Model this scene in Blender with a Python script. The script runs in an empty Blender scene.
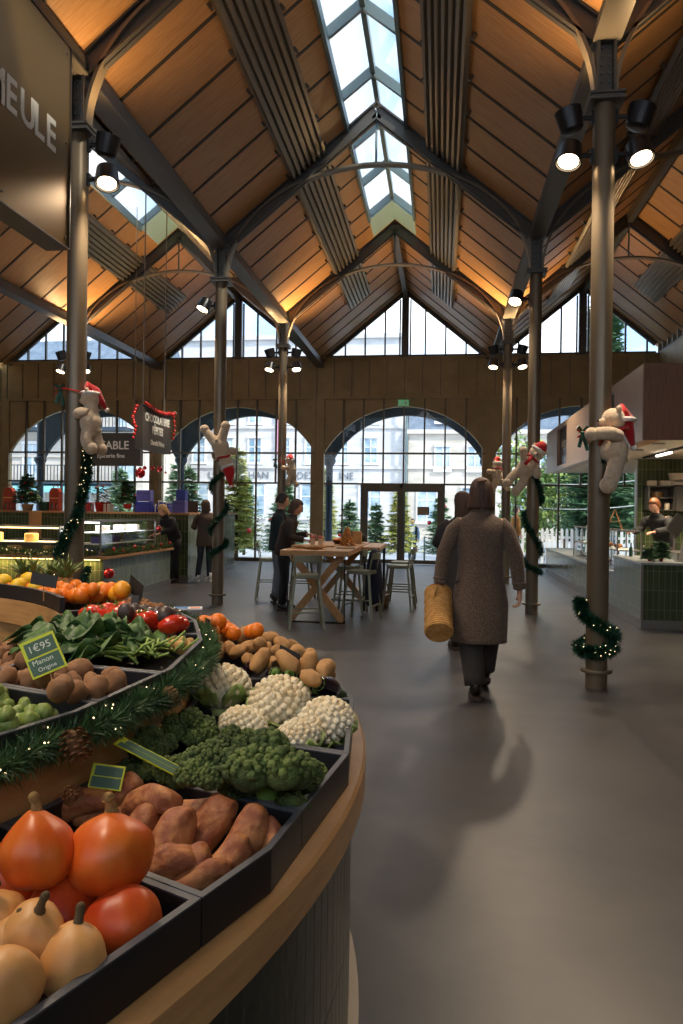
import bpy, bmesh, math, random
from mathutils import Vector, Matrix, noise
PI = math.pi
rnd = random.Random(7)
COL = bpy.context.scene.collection
SC = bpy.context.scene

# ---------------------------------------------------------------- camera, sky, exposure
F_PX, YAW, PITCH, ROLL, EYE = 742.73, .1325, -.0029, .0136, 1.54
def make_camera():
    fw = Vector((-math.sin(YAW) * math.cos(PITCH), math.cos(YAW) * math.cos(PITCH), math.sin(PITCH)))
    rt = Vector((math.cos(YAW), math.sin(YAW), 0))
    up = rt.cross(fw)
    c, s = math.cos(ROLL), math.sin(ROLL)
    r2 = rt * c + up * s
    u2 = up * c - rt * s
    cam = bpy.data.cameras.new('camera')
    ob = bpy.data.objects.new('camera', cam); COL.objects.link(ob)
    M = Matrix((r2, u2, -fw)).transposed().to_4x4()
    M.translation = Vector((0, 0, EYE))
    ob.matrix_world = M
    cam.sensor_fit = 'AUTO'; cam.sensor_width = 36; cam.lens = F_PX / 1024 * 36
    cam.clip_start = .05; cam.clip_end = 400
    SC.camera = ob
make_camera()
SC.view_settings.view_transform = 'Standard'
SC.view_settings.look = 'None'
SC.view_settings.gamma = 1
SC.view_settings.use_curve_mapping = False
SC.view_settings.exposure = EXPOSURE = 0.45

def srgb(*c):
    if len(c) == 1:
        h = c[0].lstrip('#'); c = [int(h[i:i + 2], 16) for i in (0, 2, 4)]
    o = []
    for v in c:
        v /= 255
        o.append(v / 12.92 if v <= .04045 else ((v + .055) / 1.055) ** 2.4)
    return (*o, 1)

def make_world():
    w = bpy.data.worlds.new('sky'); SC.world = w; w.use_nodes = True
    nt = w.node_tree; nt.nodes.clear(); N = nt.nodes.new; L = nt.links.new
    tc = N('ShaderNodeTexCoord'); mp = N('ShaderNodeMapping'); mp.inputs['Scale'].default_value = (1, 1, 1.6)
    ns = N('ShaderNodeTexNoise'); ns.inputs['Scale'].default_value = 3.2; ns.inputs['Detail'].default_value = 6
    cr = N('ShaderNodeValToRGB')
    cr.color_ramp.elements[0].position = .40; cr.color_ramp.elements[0].color = (.34, .56, .86, 1)
    cr.color_ramp.elements[1].position = .56; cr.color_ramp.elements[1].color = (.93, .96, 1, 1)
    bg = N('ShaderNodeBackground'); bg.inputs['Strength'].default_value = 1.9
    out = N('ShaderNodeOutputWorld')
    L(tc.outputs['Generated'], mp.inputs['Vector']); L(mp.outputs[0], ns.inputs['Vector']); L(ns.outputs['Fac'], cr.inputs[0])
    L(cr.outputs[0], bg.inputs['Color']); L(bg.outputs[0], out.inputs[0])
make_world()
def make_sun():
    l = bpy.data.lights.new('sun', 'SUN'); l.energy = 3.2; l.angle = .05; l.color = (1, .9, .75)
    o = bpy.data.objects.new('sun', l); COL.objects.link(o)
    o.rotation_euler = Vector((-.62, .42, -.66)).to_track_quat('-Z', 'Y').to_euler()
make_sun()

# ---------------------------------------------------------------- pixel helper for laying things out in the place
def ray(u, v):
    a, b = u - 341.5, v - 512; c, s = math.cos(ROLL), math.sin(ROLL)
    X, Y = c * a + s * b, -s * a + c * b
    xr, up = X / F_PX, -Y / F_PX
    yd = math.cos(PITCH) - up * math.sin(PITCH); z = math.sin(PITCH) + up * math.cos(PITCH)
    return Vector((xr * math.cos(YAW) - yd * math.sin(YAW), xr * math.sin(YAW) + yd * math.cos(YAW), z))
def atz(u, v, z):
    r = ray(u, v); return Vector((0, 0, EYE)) + r * ((z - EYE) / r.z)
def aty(u, v, y):
    r = ray(u, v); return Vector((0, 0, EYE)) + r * (y / r.y)
def atx(u, v, x):
    r = ray(u, v); return Vector((0, 0, EYE)) + r * (x / r.x)

# ---------------------------------------------------------------- mesh builder
def frame(d, up=Vector((0, 0, 1))):
    d = d.normalized()
    if abs(d.dot(up)) > .98: up = Vector((0, 1, 0)) if abs(d.y) < .9 else Vector((1, 0, 0))
    s = d.cross(up).normalized(); t = s.cross(d)
    return s, t
class MB:
    def __init__(self): self.v = []; self.f = []
    def add(self, vs, fs):
        n = len(self.v); self.v += [tuple(p) for p in vs]; self.f += [tuple(i + n for i in f) for f in fs]; return self
    def box(self, x0, x1, y0, y1, z0, z1, M=None):
        vs = [Vector((x, y, z)) for z in (z0, z1) for y in (y0, y1) for x in (x0, x1)]
        if M: vs = [M @ p for p in vs]
        return self.add(vs, [(0, 2, 3, 1), (4, 5, 7, 6), (0, 1, 5, 4), (2, 6, 7, 3), (0, 4, 6, 2), (1, 3, 7, 5)])
    def bar(self, a, b, w, h, up=Vector((0, 0, 1))):
        a, b = Vector(a), Vector(b); s, t = frame(b - a, up); s = s * w / 2; t = t * h / 2
        vs = [p + s * i + t * j for p in (a, b) for (i, j) in ((-1, -1), (1, -1), (1, 1), (-1, 1))]
        return self.add(vs, [(0, 1, 2, 3), (7, 6, 5, 4), (0, 4, 5, 1), (1, 5, 6, 2), (2, 6, 7, 3), (3, 7, 4, 0)])
    def tube(self, pts, r, seg=10, flat=None, up=Vector((0, 0, 1)), closed=False, cap=True):
        pts = [Vector(p) for p in pts]; n = len(pts); rs = r if isinstance(r, (list, tuple)) else [r] * n
        vs = []; fs = []; ps = None
        for i, p in enumerate(pts):
            if closed: d = pts[(i + 1) % n] - pts[i - 1]
            else: d = pts[min(i + 1, n - 1)] - pts[max(i - 1, 0)]
            if ps is None: s, t = frame(d, up)
            else:
                d = d.normalized(); s = (ps - d * ps.dot(d)).normalized(); t = s.cross(d)
            ps = s
            for k in range(seg):
                a = 2 * PI * k / seg + (PI / 4 if seg == 4 else 0)
                fl = flat if flat else 1
                vs.append(p + s * math.cos(a) * rs[i] + t * math.sin(a) * rs[i] * fl)
        m = n if closed else n - 1
        for i in range(m):
            for k in range(seg):
                a, b = i * seg + k, i * seg + (k + 1) % seg; c, d = ((i + 1) % n) * seg + (k + 1) % seg, ((i + 1) % n) * seg + k
                fs.append((a, b, c, d))
        if cap and not closed: fs.append(tuple(range(seg))[::-1]); fs.append(tuple((n - 1) * seg + k for k in range(seg)))
        return self.add(vs, fs)
    def lathe(self, prof, seg=20, M=None, arc=None):
        vs = []; fs = []; n = len(prof)
        for (r, z) in prof:
            for k in range(seg):
                a = 2 * PI * k / seg; p = Vector((r * math.cos(a), r * math.sin(a), z)); vs.append(M @ p if M else p)
        for i in range(n - 1):
            for k in range(seg): fs.append((i * seg + k, i * seg + (k + 1) % seg, (i + 1) * seg + (k + 1) % seg, (i + 1) * seg + k))
        fs.append(tuple(range(seg))[::-1]); fs.append(tuple((n - 1) * seg + k for k in range(seg)))
        return self.add(vs, fs)
    def cyl(self, a, b, r, seg=14, r2=None):
        return self.tube([a, b], [r, r if r2 is None else r2], seg)
    def prism(self, poly, z0, z1, M=None):
        n = len(poly); vs = [Vector((x, y, z)) for z in (z0, z1) for (x, y) in poly]
        if M: vs = [M @ p for p in vs]
        return self.add(vs, [tuple(range(n))[::-1], tuple(range(n, 2 * n))] + [(i, (i + 1) % n, n + (i + 1) % n, n + i) for i in range(n)])
    def strip(self, outer, inner, z0, z1):
        """closed band between two polylines (same count), from z0 to z1"""
        n = len(outer); vs = []
        for i in range(n):
            vs += [(*outer[i], z0), (*outer[i], z1), (*inner[i], z1), (*inner[i], z0)]
        fs = []
        for i in range(n - 1):
            a = 4 * i; b = a + 4
            for k in range(4): fs.append((a + k, a + (k + 1) % 4, b + (k + 1) % 4, b + k))
        fs += [(3, 2, 1, 0), (4 * n - 4, 4 * n - 3, 4 * n - 2, 4 * n - 1)]
        return self.add(vs, fs)
    def ell(self, c, r, seg=14, rings=9, M=None):
        c = Vector(c); r = Vector(r) if not isinstance(r, (int, float)) else Vector((r, r, r))
        vs = [Vector((0, 0, -r.z))]; fs = []
        for i in range(1, rings):
            p = PI * i / rings
            for k in range(seg):
                a = 2 * PI * k / seg
                vs.append(Vector((r.x * math.sin(p) * math.cos(a), r.y * math.sin(p) * math.sin(a), -r.z * math.cos(p))))
        vs.append(Vector((0, 0, r.z))); T = len(vs) - 1
        for k in range(seg):
            fs.append((0, 1 + (k + 1) % seg, 1 + k)); o = 1 + (rings - 2) * seg; fs.append((T, o + k, o + (k + 1) % seg))
        for i in range(rings - 2):
            o = 1 + i * seg
            for k in range(seg): fs.append((o + k, o + (k + 1) % seg, o + seg + (k + 1) % seg, o + seg + k))
        vs = [c + ((M @ p) if M else p) for p in vs]
        return self.add(vs, fs)
    def loft(self, rings, cap=True):
        """rings: lists of equal length of points"""
        n = len(rings[0]); vs = [p for r in rings for p in r]; fs = []
        for i in range(len(rings) - 1):
            for k in range(n): fs.append((i * n + k, i * n + (k + 1) % n, (i + 1) * n + (k + 1) % n, (i + 1) * n + k))
        if cap: fs.append(tuple(range(n))[::-1]); fs.append(tuple((len(rings) - 1) * n + k for k in range(n)))
        return self.add(vs, fs)
    def move(self, fn): self.v = [tuple(fn(Vector(p))) for p in self.v]; return self
    def build(self, name, m, parent=None, smooth=False, bevel=0, sub=0, solid=0, loc=None):
        me = bpy.data.meshes.new(name); me.from_pydata(self.v, [], self.f); me.update()
        bm = bmesh.new(); bm.from_mesh(me); bmesh.ops.recalc_face_normals(bm, faces=bm.faces); bm.to_mesh(me); bm.free()
        if m: me.materials.append(m)
        if smooth:
            me.polygons.foreach_set('use_smooth', [True] * len(me.polygons))
            if smooth != 'all':
                try: me.set_sharp_from_angle(angle=math.radians(40))
                except Exception: pass
        o = bpy.data.objects.new(name, me); COL.objects.link(o)
        if parent: o.parent = parent
        if loc: o.location = loc
        if bevel:
            b = o.modifiers.new('bevel', 'BEVEL'); b.width = bevel; b.segments = 2; b.limit_method = 'ANGLE'; b.angle_limit = .7
        if sub: s = o.modifiers.new('sub', 'SUBSURF'); s.levels = s.render_levels = sub
        if solid: s = o.modifiers.new('solid', 'SOLIDIFY'); s.thickness = solid; s.offset = 0
        return o

def tag(o, label=None, cat=None, group=None, kind=None):
    if label: o['label'] = label
    if cat: o['category'] = cat
    if group: o['group'] = group
    if kind: o['kind'] = kind
    return o
def thing(name, label, cat, loc=(0, 0, 0), rz=0, group=None):
    o = bpy.data.objects.new(name, None); COL.objects.link(o); o.empty_display_size = .1
    o.location = loc; o.rotation_euler = (0, 0, rz)
    return tag(o, label, cat, group)
def struct(o): o['kind'] = 'structure'; return o
def dup(root, loc=None, rot=None, label=None, group=None, scale=None):
    r = root.copy(); COL.objects.link(r)
    if loc is not None: r.location = loc
    if rot is not None: r.rotation_euler = rot
    if scale is not None: r.scale = scale if hasattr(scale, '__len__') else (scale,) * 3
    if label: r['label'] = label
    if group: r['group'] = group
    for ch in list(root.children):
        c = ch.copy(); COL.objects.link(c); c.parent = r
        for g in list(ch.children):
            d = g.copy(); COL.objects.link(d); d.parent = c
    return r
def skin(name, verts, edges, radii, m, parent=None, sub=1, root=0, fn=None, loc=None):
    me = bpy.data.meshes.new(name); me.from_pydata([tuple(v) for v in verts], edges, []); me.update()
    o = bpy.data.objects.new(name, me); COL.objects.link(o)
    sk = o.modifiers.new('skin', 'SKIN'); sk.use_smooth_shade = True; sk.branch_smoothing = .6
    if not me.skin_vertices: me.attributes.new('skin', 'FLOAT', 'POINT') if False else None
    for i, r in enumerate(radii):
        d = me.skin_vertices[0].data[i]; d.radius = (r, r) if not hasattr(r, '__len__') else r
        d.use_root = (i == root)
    s = o.modifiers.new('sub', 'SUBSURF'); s.levels = s.render_levels = sub
    bpy.context.view_layer.update()
    dg = bpy.context.evaluated_depsgraph_get(); ne = bpy.data.meshes.new_from_object(o.evaluated_get(dg))
    o.modifiers.clear(); o.data = ne; ne.name = name
    ne.polygons.foreach_set('use_smooth', [True] * len(ne.polygons))
    if fn:
        for v in ne.vertices: v.co = fn(v.co.copy())
    ne.materials.clear(); ne.materials.append(m)
    if parent: o.parent = parent
    if loc: o.location = loc
    return o
def join_into(o, mb):
    """append MB geometry to the mesh of object o (one continuous body mesh)"""
    bm = bmesh.new(); bm.from_mesh(o.data); vs = [bm.verts.new(p) for p in mb.v]
    for f in mb.f:
        try: bm.faces.new([vs[i] for i in f]).smooth = True
        except ValueError: pass
    bm.to_mesh(o.data); bm.free()
def text(name, body, size, m, parent=None, M=None, depth=.004, bold=0, align='CENTER', sx=1):
    cu = bpy.data.curves.new(name, 'FONT'); cu.body = body; cu.size = size; cu.align_x = align; cu.align_y = 'CENTER'
    cu.extrude = depth; cu.offset = bold; cu.resolution_u = 3
    o = bpy.data.objects.new(name, cu); COL.objects.link(o); bpy.context.view_layer.update()
    me = bpy.data.meshes.new_from_object(o.evaluated_get(bpy.context.evaluated_depsgraph_get()))
    bpy.data.objects.remove(o); me.name = name
    me.transform(Matrix.Diagonal((sx, 1, 1, 1)))
    if M: me.transform(M)
    me.materials.clear(); me.materials.append(m)
    o = bpy.data.objects.new(name, me); COL.objects.link(o)
    if parent: o.parent = parent
    return o
def plane_M(p, right, up):
    right, up = Vector(right).normalized(), Vector(up).normalized(); n = right.cross(up)
    M = Matrix((right, up, n)).transposed().to_4x4(); M.translation = Vector(p); return M

# ---------------------------------------------------------------- materials
def mat(name, col, rough=.6, metal=0, spec=.5, emit=None, es=0, noise_=None, bump=None, coat=0, sheen=0):
    """noise_ = (scale vec or float, second colour, lo, hi)   bump = (scale, strength, distance)"""
    m = bpy.data.materials.new(name); m.use_nodes = True; nt = m.node_tree; b = nt.nodes['Principled BSDF']
    N = nt.nodes.new; L = nt.links.new
    b.inputs['Base Color'].default_value = col; b.inputs['Roughness'].default_value = rough
    b.inputs['Metallic'].default_value = metal; b.inputs['Specular IOR Level'].default_value = spec
    if coat: b.inputs['Coat Weight'].default_value = coat; b.inputs['Coat Roughness'].default_value = .15
    if sheen: b.inputs['Sheen Weight'].default_value = sheen
    if emit: b.inputs['Emission Color'].default_value = emit; b.inputs['Emission Strength'].default_value = es
    if noise_ or bump: tc = N('ShaderNodeTexCoord')
    if noise_:
        sc, c2, lo, hi = noise_
        mp = N('ShaderNodeMapping'); mp.inputs['Scale'].default_value = sc if hasattr(sc, '__len__') else (sc, sc, sc)
        ns = N('ShaderNodeTexNoise'); ns.inputs['Scale'].default_value = 1; ns.inputs['Detail'].default_value = 5; ns.inputs['Roughness'].default_value = .6
        cr = N('ShaderNodeValToRGB'); cr.color_ramp.elements[0].position = lo; cr.color_ramp.elements[1].position = hi
        cr.color_ramp.elements[0].color = col; cr.color_ramp.elements[1].color = c2
        L(tc.outputs['Object'], mp.inputs[0]); L(mp.outputs[0], ns.inputs['Vector']); L(ns.outputs['Fac'], cr.inputs[0]); L(cr.outputs[0], b.inputs['Base Color'])
    if bump:
        sc, st, dist = bump
        mp2 = N('ShaderNodeMapping'); mp2.inputs['Scale'].default_value = sc if hasattr(sc, '__len__') else (sc, sc, sc)
        n2 = N('ShaderNodeTexNoise'); n2.inputs['Scale'].default_value = 1; n2.inputs['Detail'].default_value = 4
        bp = N('ShaderNodeBump'); bp.inputs['Strength'].default_value = st; bp.inputs['Distance'].default_value = dist
        L(tc.outputs['Object'], mp2.inputs[0]); L(mp2.outputs[0], n2.inputs['Vector']); L(n2.outputs['Fac'], bp.inputs['Height']); L(bp.outputs[0], b.inputs['Normal'])
    return m
def glass_mat(name, tint=(.96, .98, .99, 1), refl=.07, rough=.02):
    m = bpy.data.materials.new(name); m.use_nodes = True; nt = m.node_tree; nt.nodes.clear(); N = nt.nodes.new; L = nt.links.new
    t = N('ShaderNodeBsdfTransparent'); t.inputs[0].default_value = tint
    g = N('ShaderNodeBsdfGlossy'); g.inputs['Roughness'].default_value = rough
    fr = N('ShaderNodeFresnel'); fr.inputs[0].default_value = 1.45
    mx = N('ShaderNodeMixShader'); o = N('ShaderNodeOutputMaterial')
    mth = N('ShaderNodeMath'); mth.operation = 'MULTIPLY'; mth.inputs[1].default_value = refl / .12 * .8
    L(fr.outputs[0], mth.inputs[0]); L(mth.outputs[0], mx.inputs[0]); L(t.outputs[0], mx.inputs[1]); L(g.outputs[0], mx.inputs[2]); L(mx.outputs[0], o.inputs[0])
    return m
def tile_mat(name, c1, c2, grout, w=.065, h=.25, rough=.18, axis='x', mortar=.03):
    """stacked vertical glazed tiles; axis: 'x' wall lying along x, 'y' along y, 'ring' around the stall"""
    m = bpy.data.materials.new(name); m.use_nodes = True; nt = m.node_tree; b = nt.nodes['Principled BSDF']; N = nt.nodes.new; L = nt.links.new
    tc = N('ShaderNodeTexCoord'); sp = N('ShaderNodeSeparateXYZ'); L(tc.outputs['Object'], sp.inputs[0]); cb = N('ShaderNodeCombineXYZ')
    L(sp.outputs[2], cb.inputs[1])
    if axis == 'ring':
        sx = N('ShaderNodeMath'); sx.operation = 'ADD'; sx.inputs[1].default_value = 2.64; L(sp.outputs[0], sx.inputs[0])
        sy = N('ShaderNodeMath'); sy.operation = 'SUBTRACT'; sy.inputs[1].default_value = 1.92; L(sp.outputs[1], sy.inputs[0])
        at = N('ShaderNodeMath'); at.operation = 'ARCTAN2'; L(sy.outputs[0], at.inputs[0]); L(sx.outputs[0], at.inputs[1])
        ml = N('ShaderNodeMath'); ml.operation = 'MULTIPLY'; ml.inputs[1].default_value = 2.38; L(at.outputs[0], ml.inputs[0]); L(ml.outputs[0], cb.inputs[0])
    else: L(sp.outputs[0 if axis == 'x' else 1], cb.inputs[0])
    bk = N('ShaderNodeTexBrick'); bk.offset = 0; bk.inputs['Scale'].default_value = 1; bk.inputs['Brick Width'].default_value = w; bk.inputs['Row Height'].default_value = h
    bk.inputs['Mortar Size'].default_value = w * mortar; bk.inputs['Mortar Smooth'].default_value = .1; bk.inputs['Bias'].default_value = 0
    bk.inputs['Color1'].default_value = c1; bk.inputs['Color2'].default_value = c2; bk.inputs['Mortar'].default_value = grout
    L(cb.outputs[0], bk.inputs['Vector']); L(bk.outputs['Color'], b.inputs['Base Color'])
    rr = N('ShaderNodeMapRange'); rr.inputs[3].default_value = rough; rr.inputs[4].default_value = .8; L(bk.outputs['Fac'], rr.inputs[0]); L(rr.outputs[0], b.inputs['Roughness'])
    ns = N('ShaderNodeTexNoise'); ns.inputs['Scale'].default_value = 18; L(tc.outputs['Object'], ns.inputs['Vector'])
    ad = N('ShaderNodeMath'); ad.operation = 'SUBTRACT'; L(ns.outputs['Fac'], ad.inputs[0]); L(bk.outputs['Fac'], ad.inputs[1])
    bp = N('ShaderNodeBump'); bp.inputs['Strength'].default_value = .5; bp.inputs['Distance'].default_value = .004; L(ad.outputs[0], bp.inputs['Height']); L(bp.outputs[0], b.inputs['Normal'])
    return m

STEEL = mat('dark_painted_steel', srgb(92, 88, 82), .42, .25)
ARCHM = mat('arch_bronze_steel', srgb(128, 116, 98), .4, .3)
STEELC = mat('column_bronze_steel', srgb(122, 108, 88), .34, .4, bump=(40, .05, .002))
STEELB = mat('grey_blue_steel', srgb(104, 122, 124), .4, .2)
BRONZE = mat('bronze_cladding', srgb(168, 146, 102), .5, .2, noise_=(2.5, srgb(150, 130, 90), .35, .65))
FRAME = mat('window_frame_bronze', srgb(108, 98, 80), .45, .3)
ROOFWOOD = mat('ceiling_wood', srgb(206, 160, 108), .45, noise_=((3, 45, 3), srgb(184, 136, 86), .35, .65))
SEAM = mat('dark_joint_strip', srgb(74, 70, 62), .6, .2)
LOUVER = mat('corrugated_metal', srgb(128, 122, 112), .34, .5)
WHITEP = mat('pale_teal_panel', srgb(168, 208, 214), .6)
FLOOR = mat('polished_concrete', srgb(78, 75, 75), .40, noise_=(1.6, srgb(60, 59, 61), .35, .7), bump=(9, .08, .01))
GLASS = glass_mat('window_glass')
ORANGEWOOD = mat('oak_light', srgb(196, 146, 92), .45, noise_=((4, 4, 60), srgb(168, 118, 70), .3, .7))
OAK = mat('oak_ledge', srgb(208, 160, 104), .4, noise_=((5, 5, 40), srgb(180, 132, 80), .3, .7), coat=.15)
TRAYM = mat('tray_black_wood', srgb(32, 31, 34), .45, bump=((60, 60, 60), .2, .002))
BLACK = mat('black_plastic', srgb(20, 20, 21), .5)
WHITE = mat('white_paint', srgb(232, 230, 224), .6)
LAMP_WARM = mat('lamp_lens_lit', (1, .8, .55, 1), emit=(1, .72, .42, 1), es=14)
LAMP_UP = mat('lamp_lens_up', (1, .7, .35, 1), emit=(1, .6, .25, 1), es=4)  # upper lamps glow amber and light the ceiling
HOUSING = mat('lamp_housing', srgb(42, 42, 44), .35, .4)
# ================================================================ THE HALL
DW = 21.37; D0 = 6.81; LB = 4.726; TR = [D0, D0 + LB, D0 + 2 * LB]
VX = [-13.35, -8.435, -3.525, 1.385, 6.295]; HS = 2.4575; ZV, ZR = 5.86, 7.88; SL = (ZR - ZV) / HS
CX = [-10.89, -5.98, -1.07, 3.84]; YN, YE = -4.0, 21.6
XR_WALL = 5.85
def zroof(c, x): return ZR - abs(x - c) * SL

struct(MB().box(-16, 8.5, YN, DW + .1, -.2, 0).build('floor', FLOOR))

# ---- roof slopes
def slab(mb, xa, xb, c, y0, y1, th=.07, lift=0):
    za, zb = zroof(c, xa) + lift, zroof(c, xb) + lift
    vs = [(xa, y0, za), (xb, y0, zb), (xb, y1, zb), (xa, y1, za)]
    mb.add(vs + [(x, y, z + th) for x, y, z in vs], [(0, 1, 2, 3), (7, 6, 5, 4), (0, 4, 5, 1), (1, 5, 6, 2), (2, 6, 7, 3), (3, 7, 4, 0)])
SKY0, SKY1, SKW = 3.6, 15.2, .46
for ci, c in enumerate(CX):
    for s in (-1, 1):
        mb = MB(); edge = c + s * (HS - .02)
        slab(mb, edge, c + s * SKW, c, YN, YE)
        if ci == 3: slab(mb, c + s * SKW, c, c, YN, YE)
        else: slab(mb, c + s * SKW, c, c, YN, SKY0); slab(mb, c + s * SKW, c, c, TR[2] - .1, YE)
        ce = struct(mb.build('ceiling', ROOFWOOD))
        sm = MB(); k = -13
        for k in range(-13, 20):
            y = D0 + k * LB / 6
            if y < YN or y > DW: continue
            e2 = 0 if (y > TR[2] or y < SKY0 or ci == 3) else SKW + .03
            xa, xb = edge, c + s * e2
            sm.bar((xa, y, zroof(c, xa) - .006), (xb, y, zroof(c, xb) - .006), .045, .014)
        if ci == 3 and s == 1: pass
        o = sm.build('joint_strip', SEAM, ce)
    if ci == 3:
        tag(MB().box(c - .06, c + .06, YN, DW - .02, ZR - .26, ZR - .05).build('ridge_beam', STEEL), 'dark ridge beam running the whole length of the right aisle roof', 'beam'); continue
    # light coloured panel where the skylight ends
    mb = MB()
    for s in (-1, 1): slab(mb, c + s * SKW, c, c, SKY1, TR[2] - .1, .06)
    struct(mb.build('trim_1', WHITEP))
    # skylight: kerbs, glazing bars, ridge bar, panes
    t = thing('skylight', ['glazed ridge skylight over the far left aisle roof', 'glazed ridge skylight over the left aisle, seen behind the lit left spotlight',
        'long glazed ridge skylight with grey bars at the top centre of the nave roof', 'glazed ridge skylight over the right aisle roof'][ci], 'skylight', (c, SKY1, ZR), 0, 'ridge skylights')
    kb = MB()
    for s in (-1, 1):
        a = c + s * SKW
        kb.bar((a, SKY0, zroof(c, a) + .02), (a, SKY1, zroof(c, a) + .02), .05, .17)
    kb.bar((c, SKY0, ZR + .10), (c, SKY1, ZR + .10), .07, .12)
    kb.move(lambda p, c=c: p - Vector((c, SKY1, ZR))); kb.build('kerb', STEELB, t)
    y = SKY1
    while y > SKY0:
        for s in (-1, 1):
            gb = MB().bar((c + s * (SKW + .02), y, zroof(c, c + SKW) + .10), (c, y, ZR + .10), .06, .13)
            gb.move(lambda p, c=c: p - Vector((c, SKY1, ZR))).build('glazing_bar', STEELB, t)
        y -= 1.45
    gl = MB()
    for s in (-1, 1):
        slab(gl, c + s * (SKW + .02), c, c, SKY0, SKY1, .012, .17)
    gl.move(lambda p, c=c: p - Vector((c, SKY1, ZR))); gl.build('pane', GLASS, t)
    if ci in (1, 2): tag(MB().box(c - .06, c + .06, TR[2] + .05, DW - .02, ZR - .26, ZR - .05).build('ridge_beam', STEEL), ['', 'dark ridge beam under the left aisle roof before the end gable', 'dark ridge beam of the nave between last truss and end gable', 'dark ridge beam under the right aisle roof'][ci], 'beam', 'ridge beams')
# ---- valley beams
vlab = ['', 'grey valley beam between the two left aisle roofs', 'grey valley beam over the left row of columns', 'grey valley beam over the right row of columns', '']
for vi in (1, 2, 3):
    x = VX[vi]; mb = MB().box(x - .09, x + .09, YN, DW, ZV - .17, ZV + .0); mb.box(x - .12, x + .12, YN, DW, ZV - .19, ZV - .165)
    tag(mb.build('valley_beam', STEEL), vlab[vi], 'beam', 'valley beams')
struct(MB().box(XR_WALL, XR_WALL + .15, YN, DW, 0, 5.94).box(XR_WALL, XR_WALL + .15, YN, 9, 5.94, 6.3).build('wall_right', BRONZE))
struct(MB().box(-16, 8.5, YN - .2, YN, 0, 3.4).box(-16, 8.5, YN - .2, YN, 5.2, 6.2).build('wall_front_added', BRONZE))  # unseen wall added to cut ambient light, left open for sky fill
struct(MB().box(-13.65, -13.5, YN, DW, 0, 6.1).build('wall_left', BRONZE))
w5 = MB(); g5 = MB(); y = DW
while y > 9:
    w5.box(XR_WALL + .0, XR_WALL + .1, y - .05, y, 5.94, 6.22); y -= .42
w5.box(XR_WALL, XR_WALL + .12, 9, DW, 5.92, 5.97)
wf = struct(w5.build('window_9', FRAME)); g5.box(XR_WALL + .06, XR_WALL + .07, 9, DW, 5.95, 6.3).build('pane', GLASS, wf)

# ---- trusses
def truss(c, y, lab):
    t = thing('roof_truss', lab, 'truss', (c, y, 0), 0, 'steel roof trusses')
    H = HS - .08
    for s in (-1, 1):
        mb = MB(); a = (s * H, 0, ZV + .0 + (.08 * SL) - .135); b = (0, 0, ZR - .135)
        mb.bar(a, b, .03, .25); d = Vector((0, 0, .125))
        mb.bar(Vector(a) + d, Vector(b) + d, .13, .025); mb.bar(Vector(a) - d, Vector(b) - d, .13, .025)
        mb.build('rafter', STEEL, t)
    R = [(-(H - .02) * math.cos(q * PI / 40), 0, 5.17 + 1.73 * math.sin(q * PI / 40)) for q in range(0, 41)]
    ar = MB(); vs = []; 
    for i, p in enumerate(R):
        p = Vector(p); nx = Vector((p.x / 2.33 ** 2, 0, (p.z - 5.17) / 1.73 ** 2)).normalized() if i not in (0, 40) else Vector((p.x, 0, 0)).normalized()
        vs += [p + Vector((0, sy, 0)) + nx * sn for sy, sn in ((-.065, 0), (.065, 0), (.065, .035), (-.065, .035))]
    fs = []
    for i in range(40):
        for k in range(4): fs.append((4 * i + k, 4 * i + (k + 1) % 4, 4 * i + 4 + (k + 1) % 4, 4 * i + 4 + k))
    ar.add(vs, fs + [(3, 2, 1, 0), (160, 161, 162, 163)])
    ar.build('tie_arch', ARCHM, t)
    MB().cyl((0, 0, 6.91), (0, 0, ZR - .14), .018, 8).build('king_post', STEELB, t)
    return t
where = {1: 'over the left aisle', 2: 'over the nave', 3: 'over the right aisle'}
ordn = ['nearest one', 'middle one', 'farthest one, before the gable']
for ti, y in enumerate(TR):
    for ci in (1, 2, 3): truss(CX[ci], y, f'steel truss with curved tie arch {where[ci]}, {ordn[ti]}')

# ---- columns
def column(x, y, lab):
    t = thing('column', lab, 'column', (x, y, 0), 0, 'round steel columns')
    MB().lathe([(.094, 0), (.094, 5.13)], 28).build('shaft', STEELC, t, True)
    MB().lathe([(.096, .14), (.135, .14), (.138, .15), (.138, .165), (.135, .17), (.096, .17)], 28).build('base_ring', STEELC, t, True)
    MB().box(-.15, .15, -.15, .15, 5.13, 5.155).box(-.13, .13, -.13, .13, 5.155, 5.18).box(-.15, .15, -.15, .15, 5.18, 5.2).build('collar', STEEL, t)
    mb = MB()
    for s in (-1, 1): mb.box(s * .07 - .012, s * .07 + .012, -.085, .085, 5.2, 5.68)
    mb.box(-.06, .06, -.012, .012, 5.2, 5.68); mb.build('upper_post', STEEL, t)
    b = MB()
    for q in range(6):
        for s in (-1, 1): b.cyl((s * .03, -.012, 5.26 + q * .075), (s * .03, -.03, 5.26 + q * .075), .009, 6)
    b.build('bolt', STEELB, t)
rn = ['nearest', 'middle', 'farthest']
for i, y in enumerate(TR):
    column(VX[2], y, ['nearest left bronze column, beside the big stall sign', 'middle left bronze column wrapped in green tinsel, upside down bear on it', 'farthest left bronze column behind the wooden table'][i])
    column(VX[3], y, ['nearest right bronze column with a tinsel wreath near its foot', 'middle right bronze column wrapped in tinsel', 'farthest right bronze column by the small standing bear'][i])
column(VX[1], TR[2], 'left aisle bronze column hidden behind the nearest left column')

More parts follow.
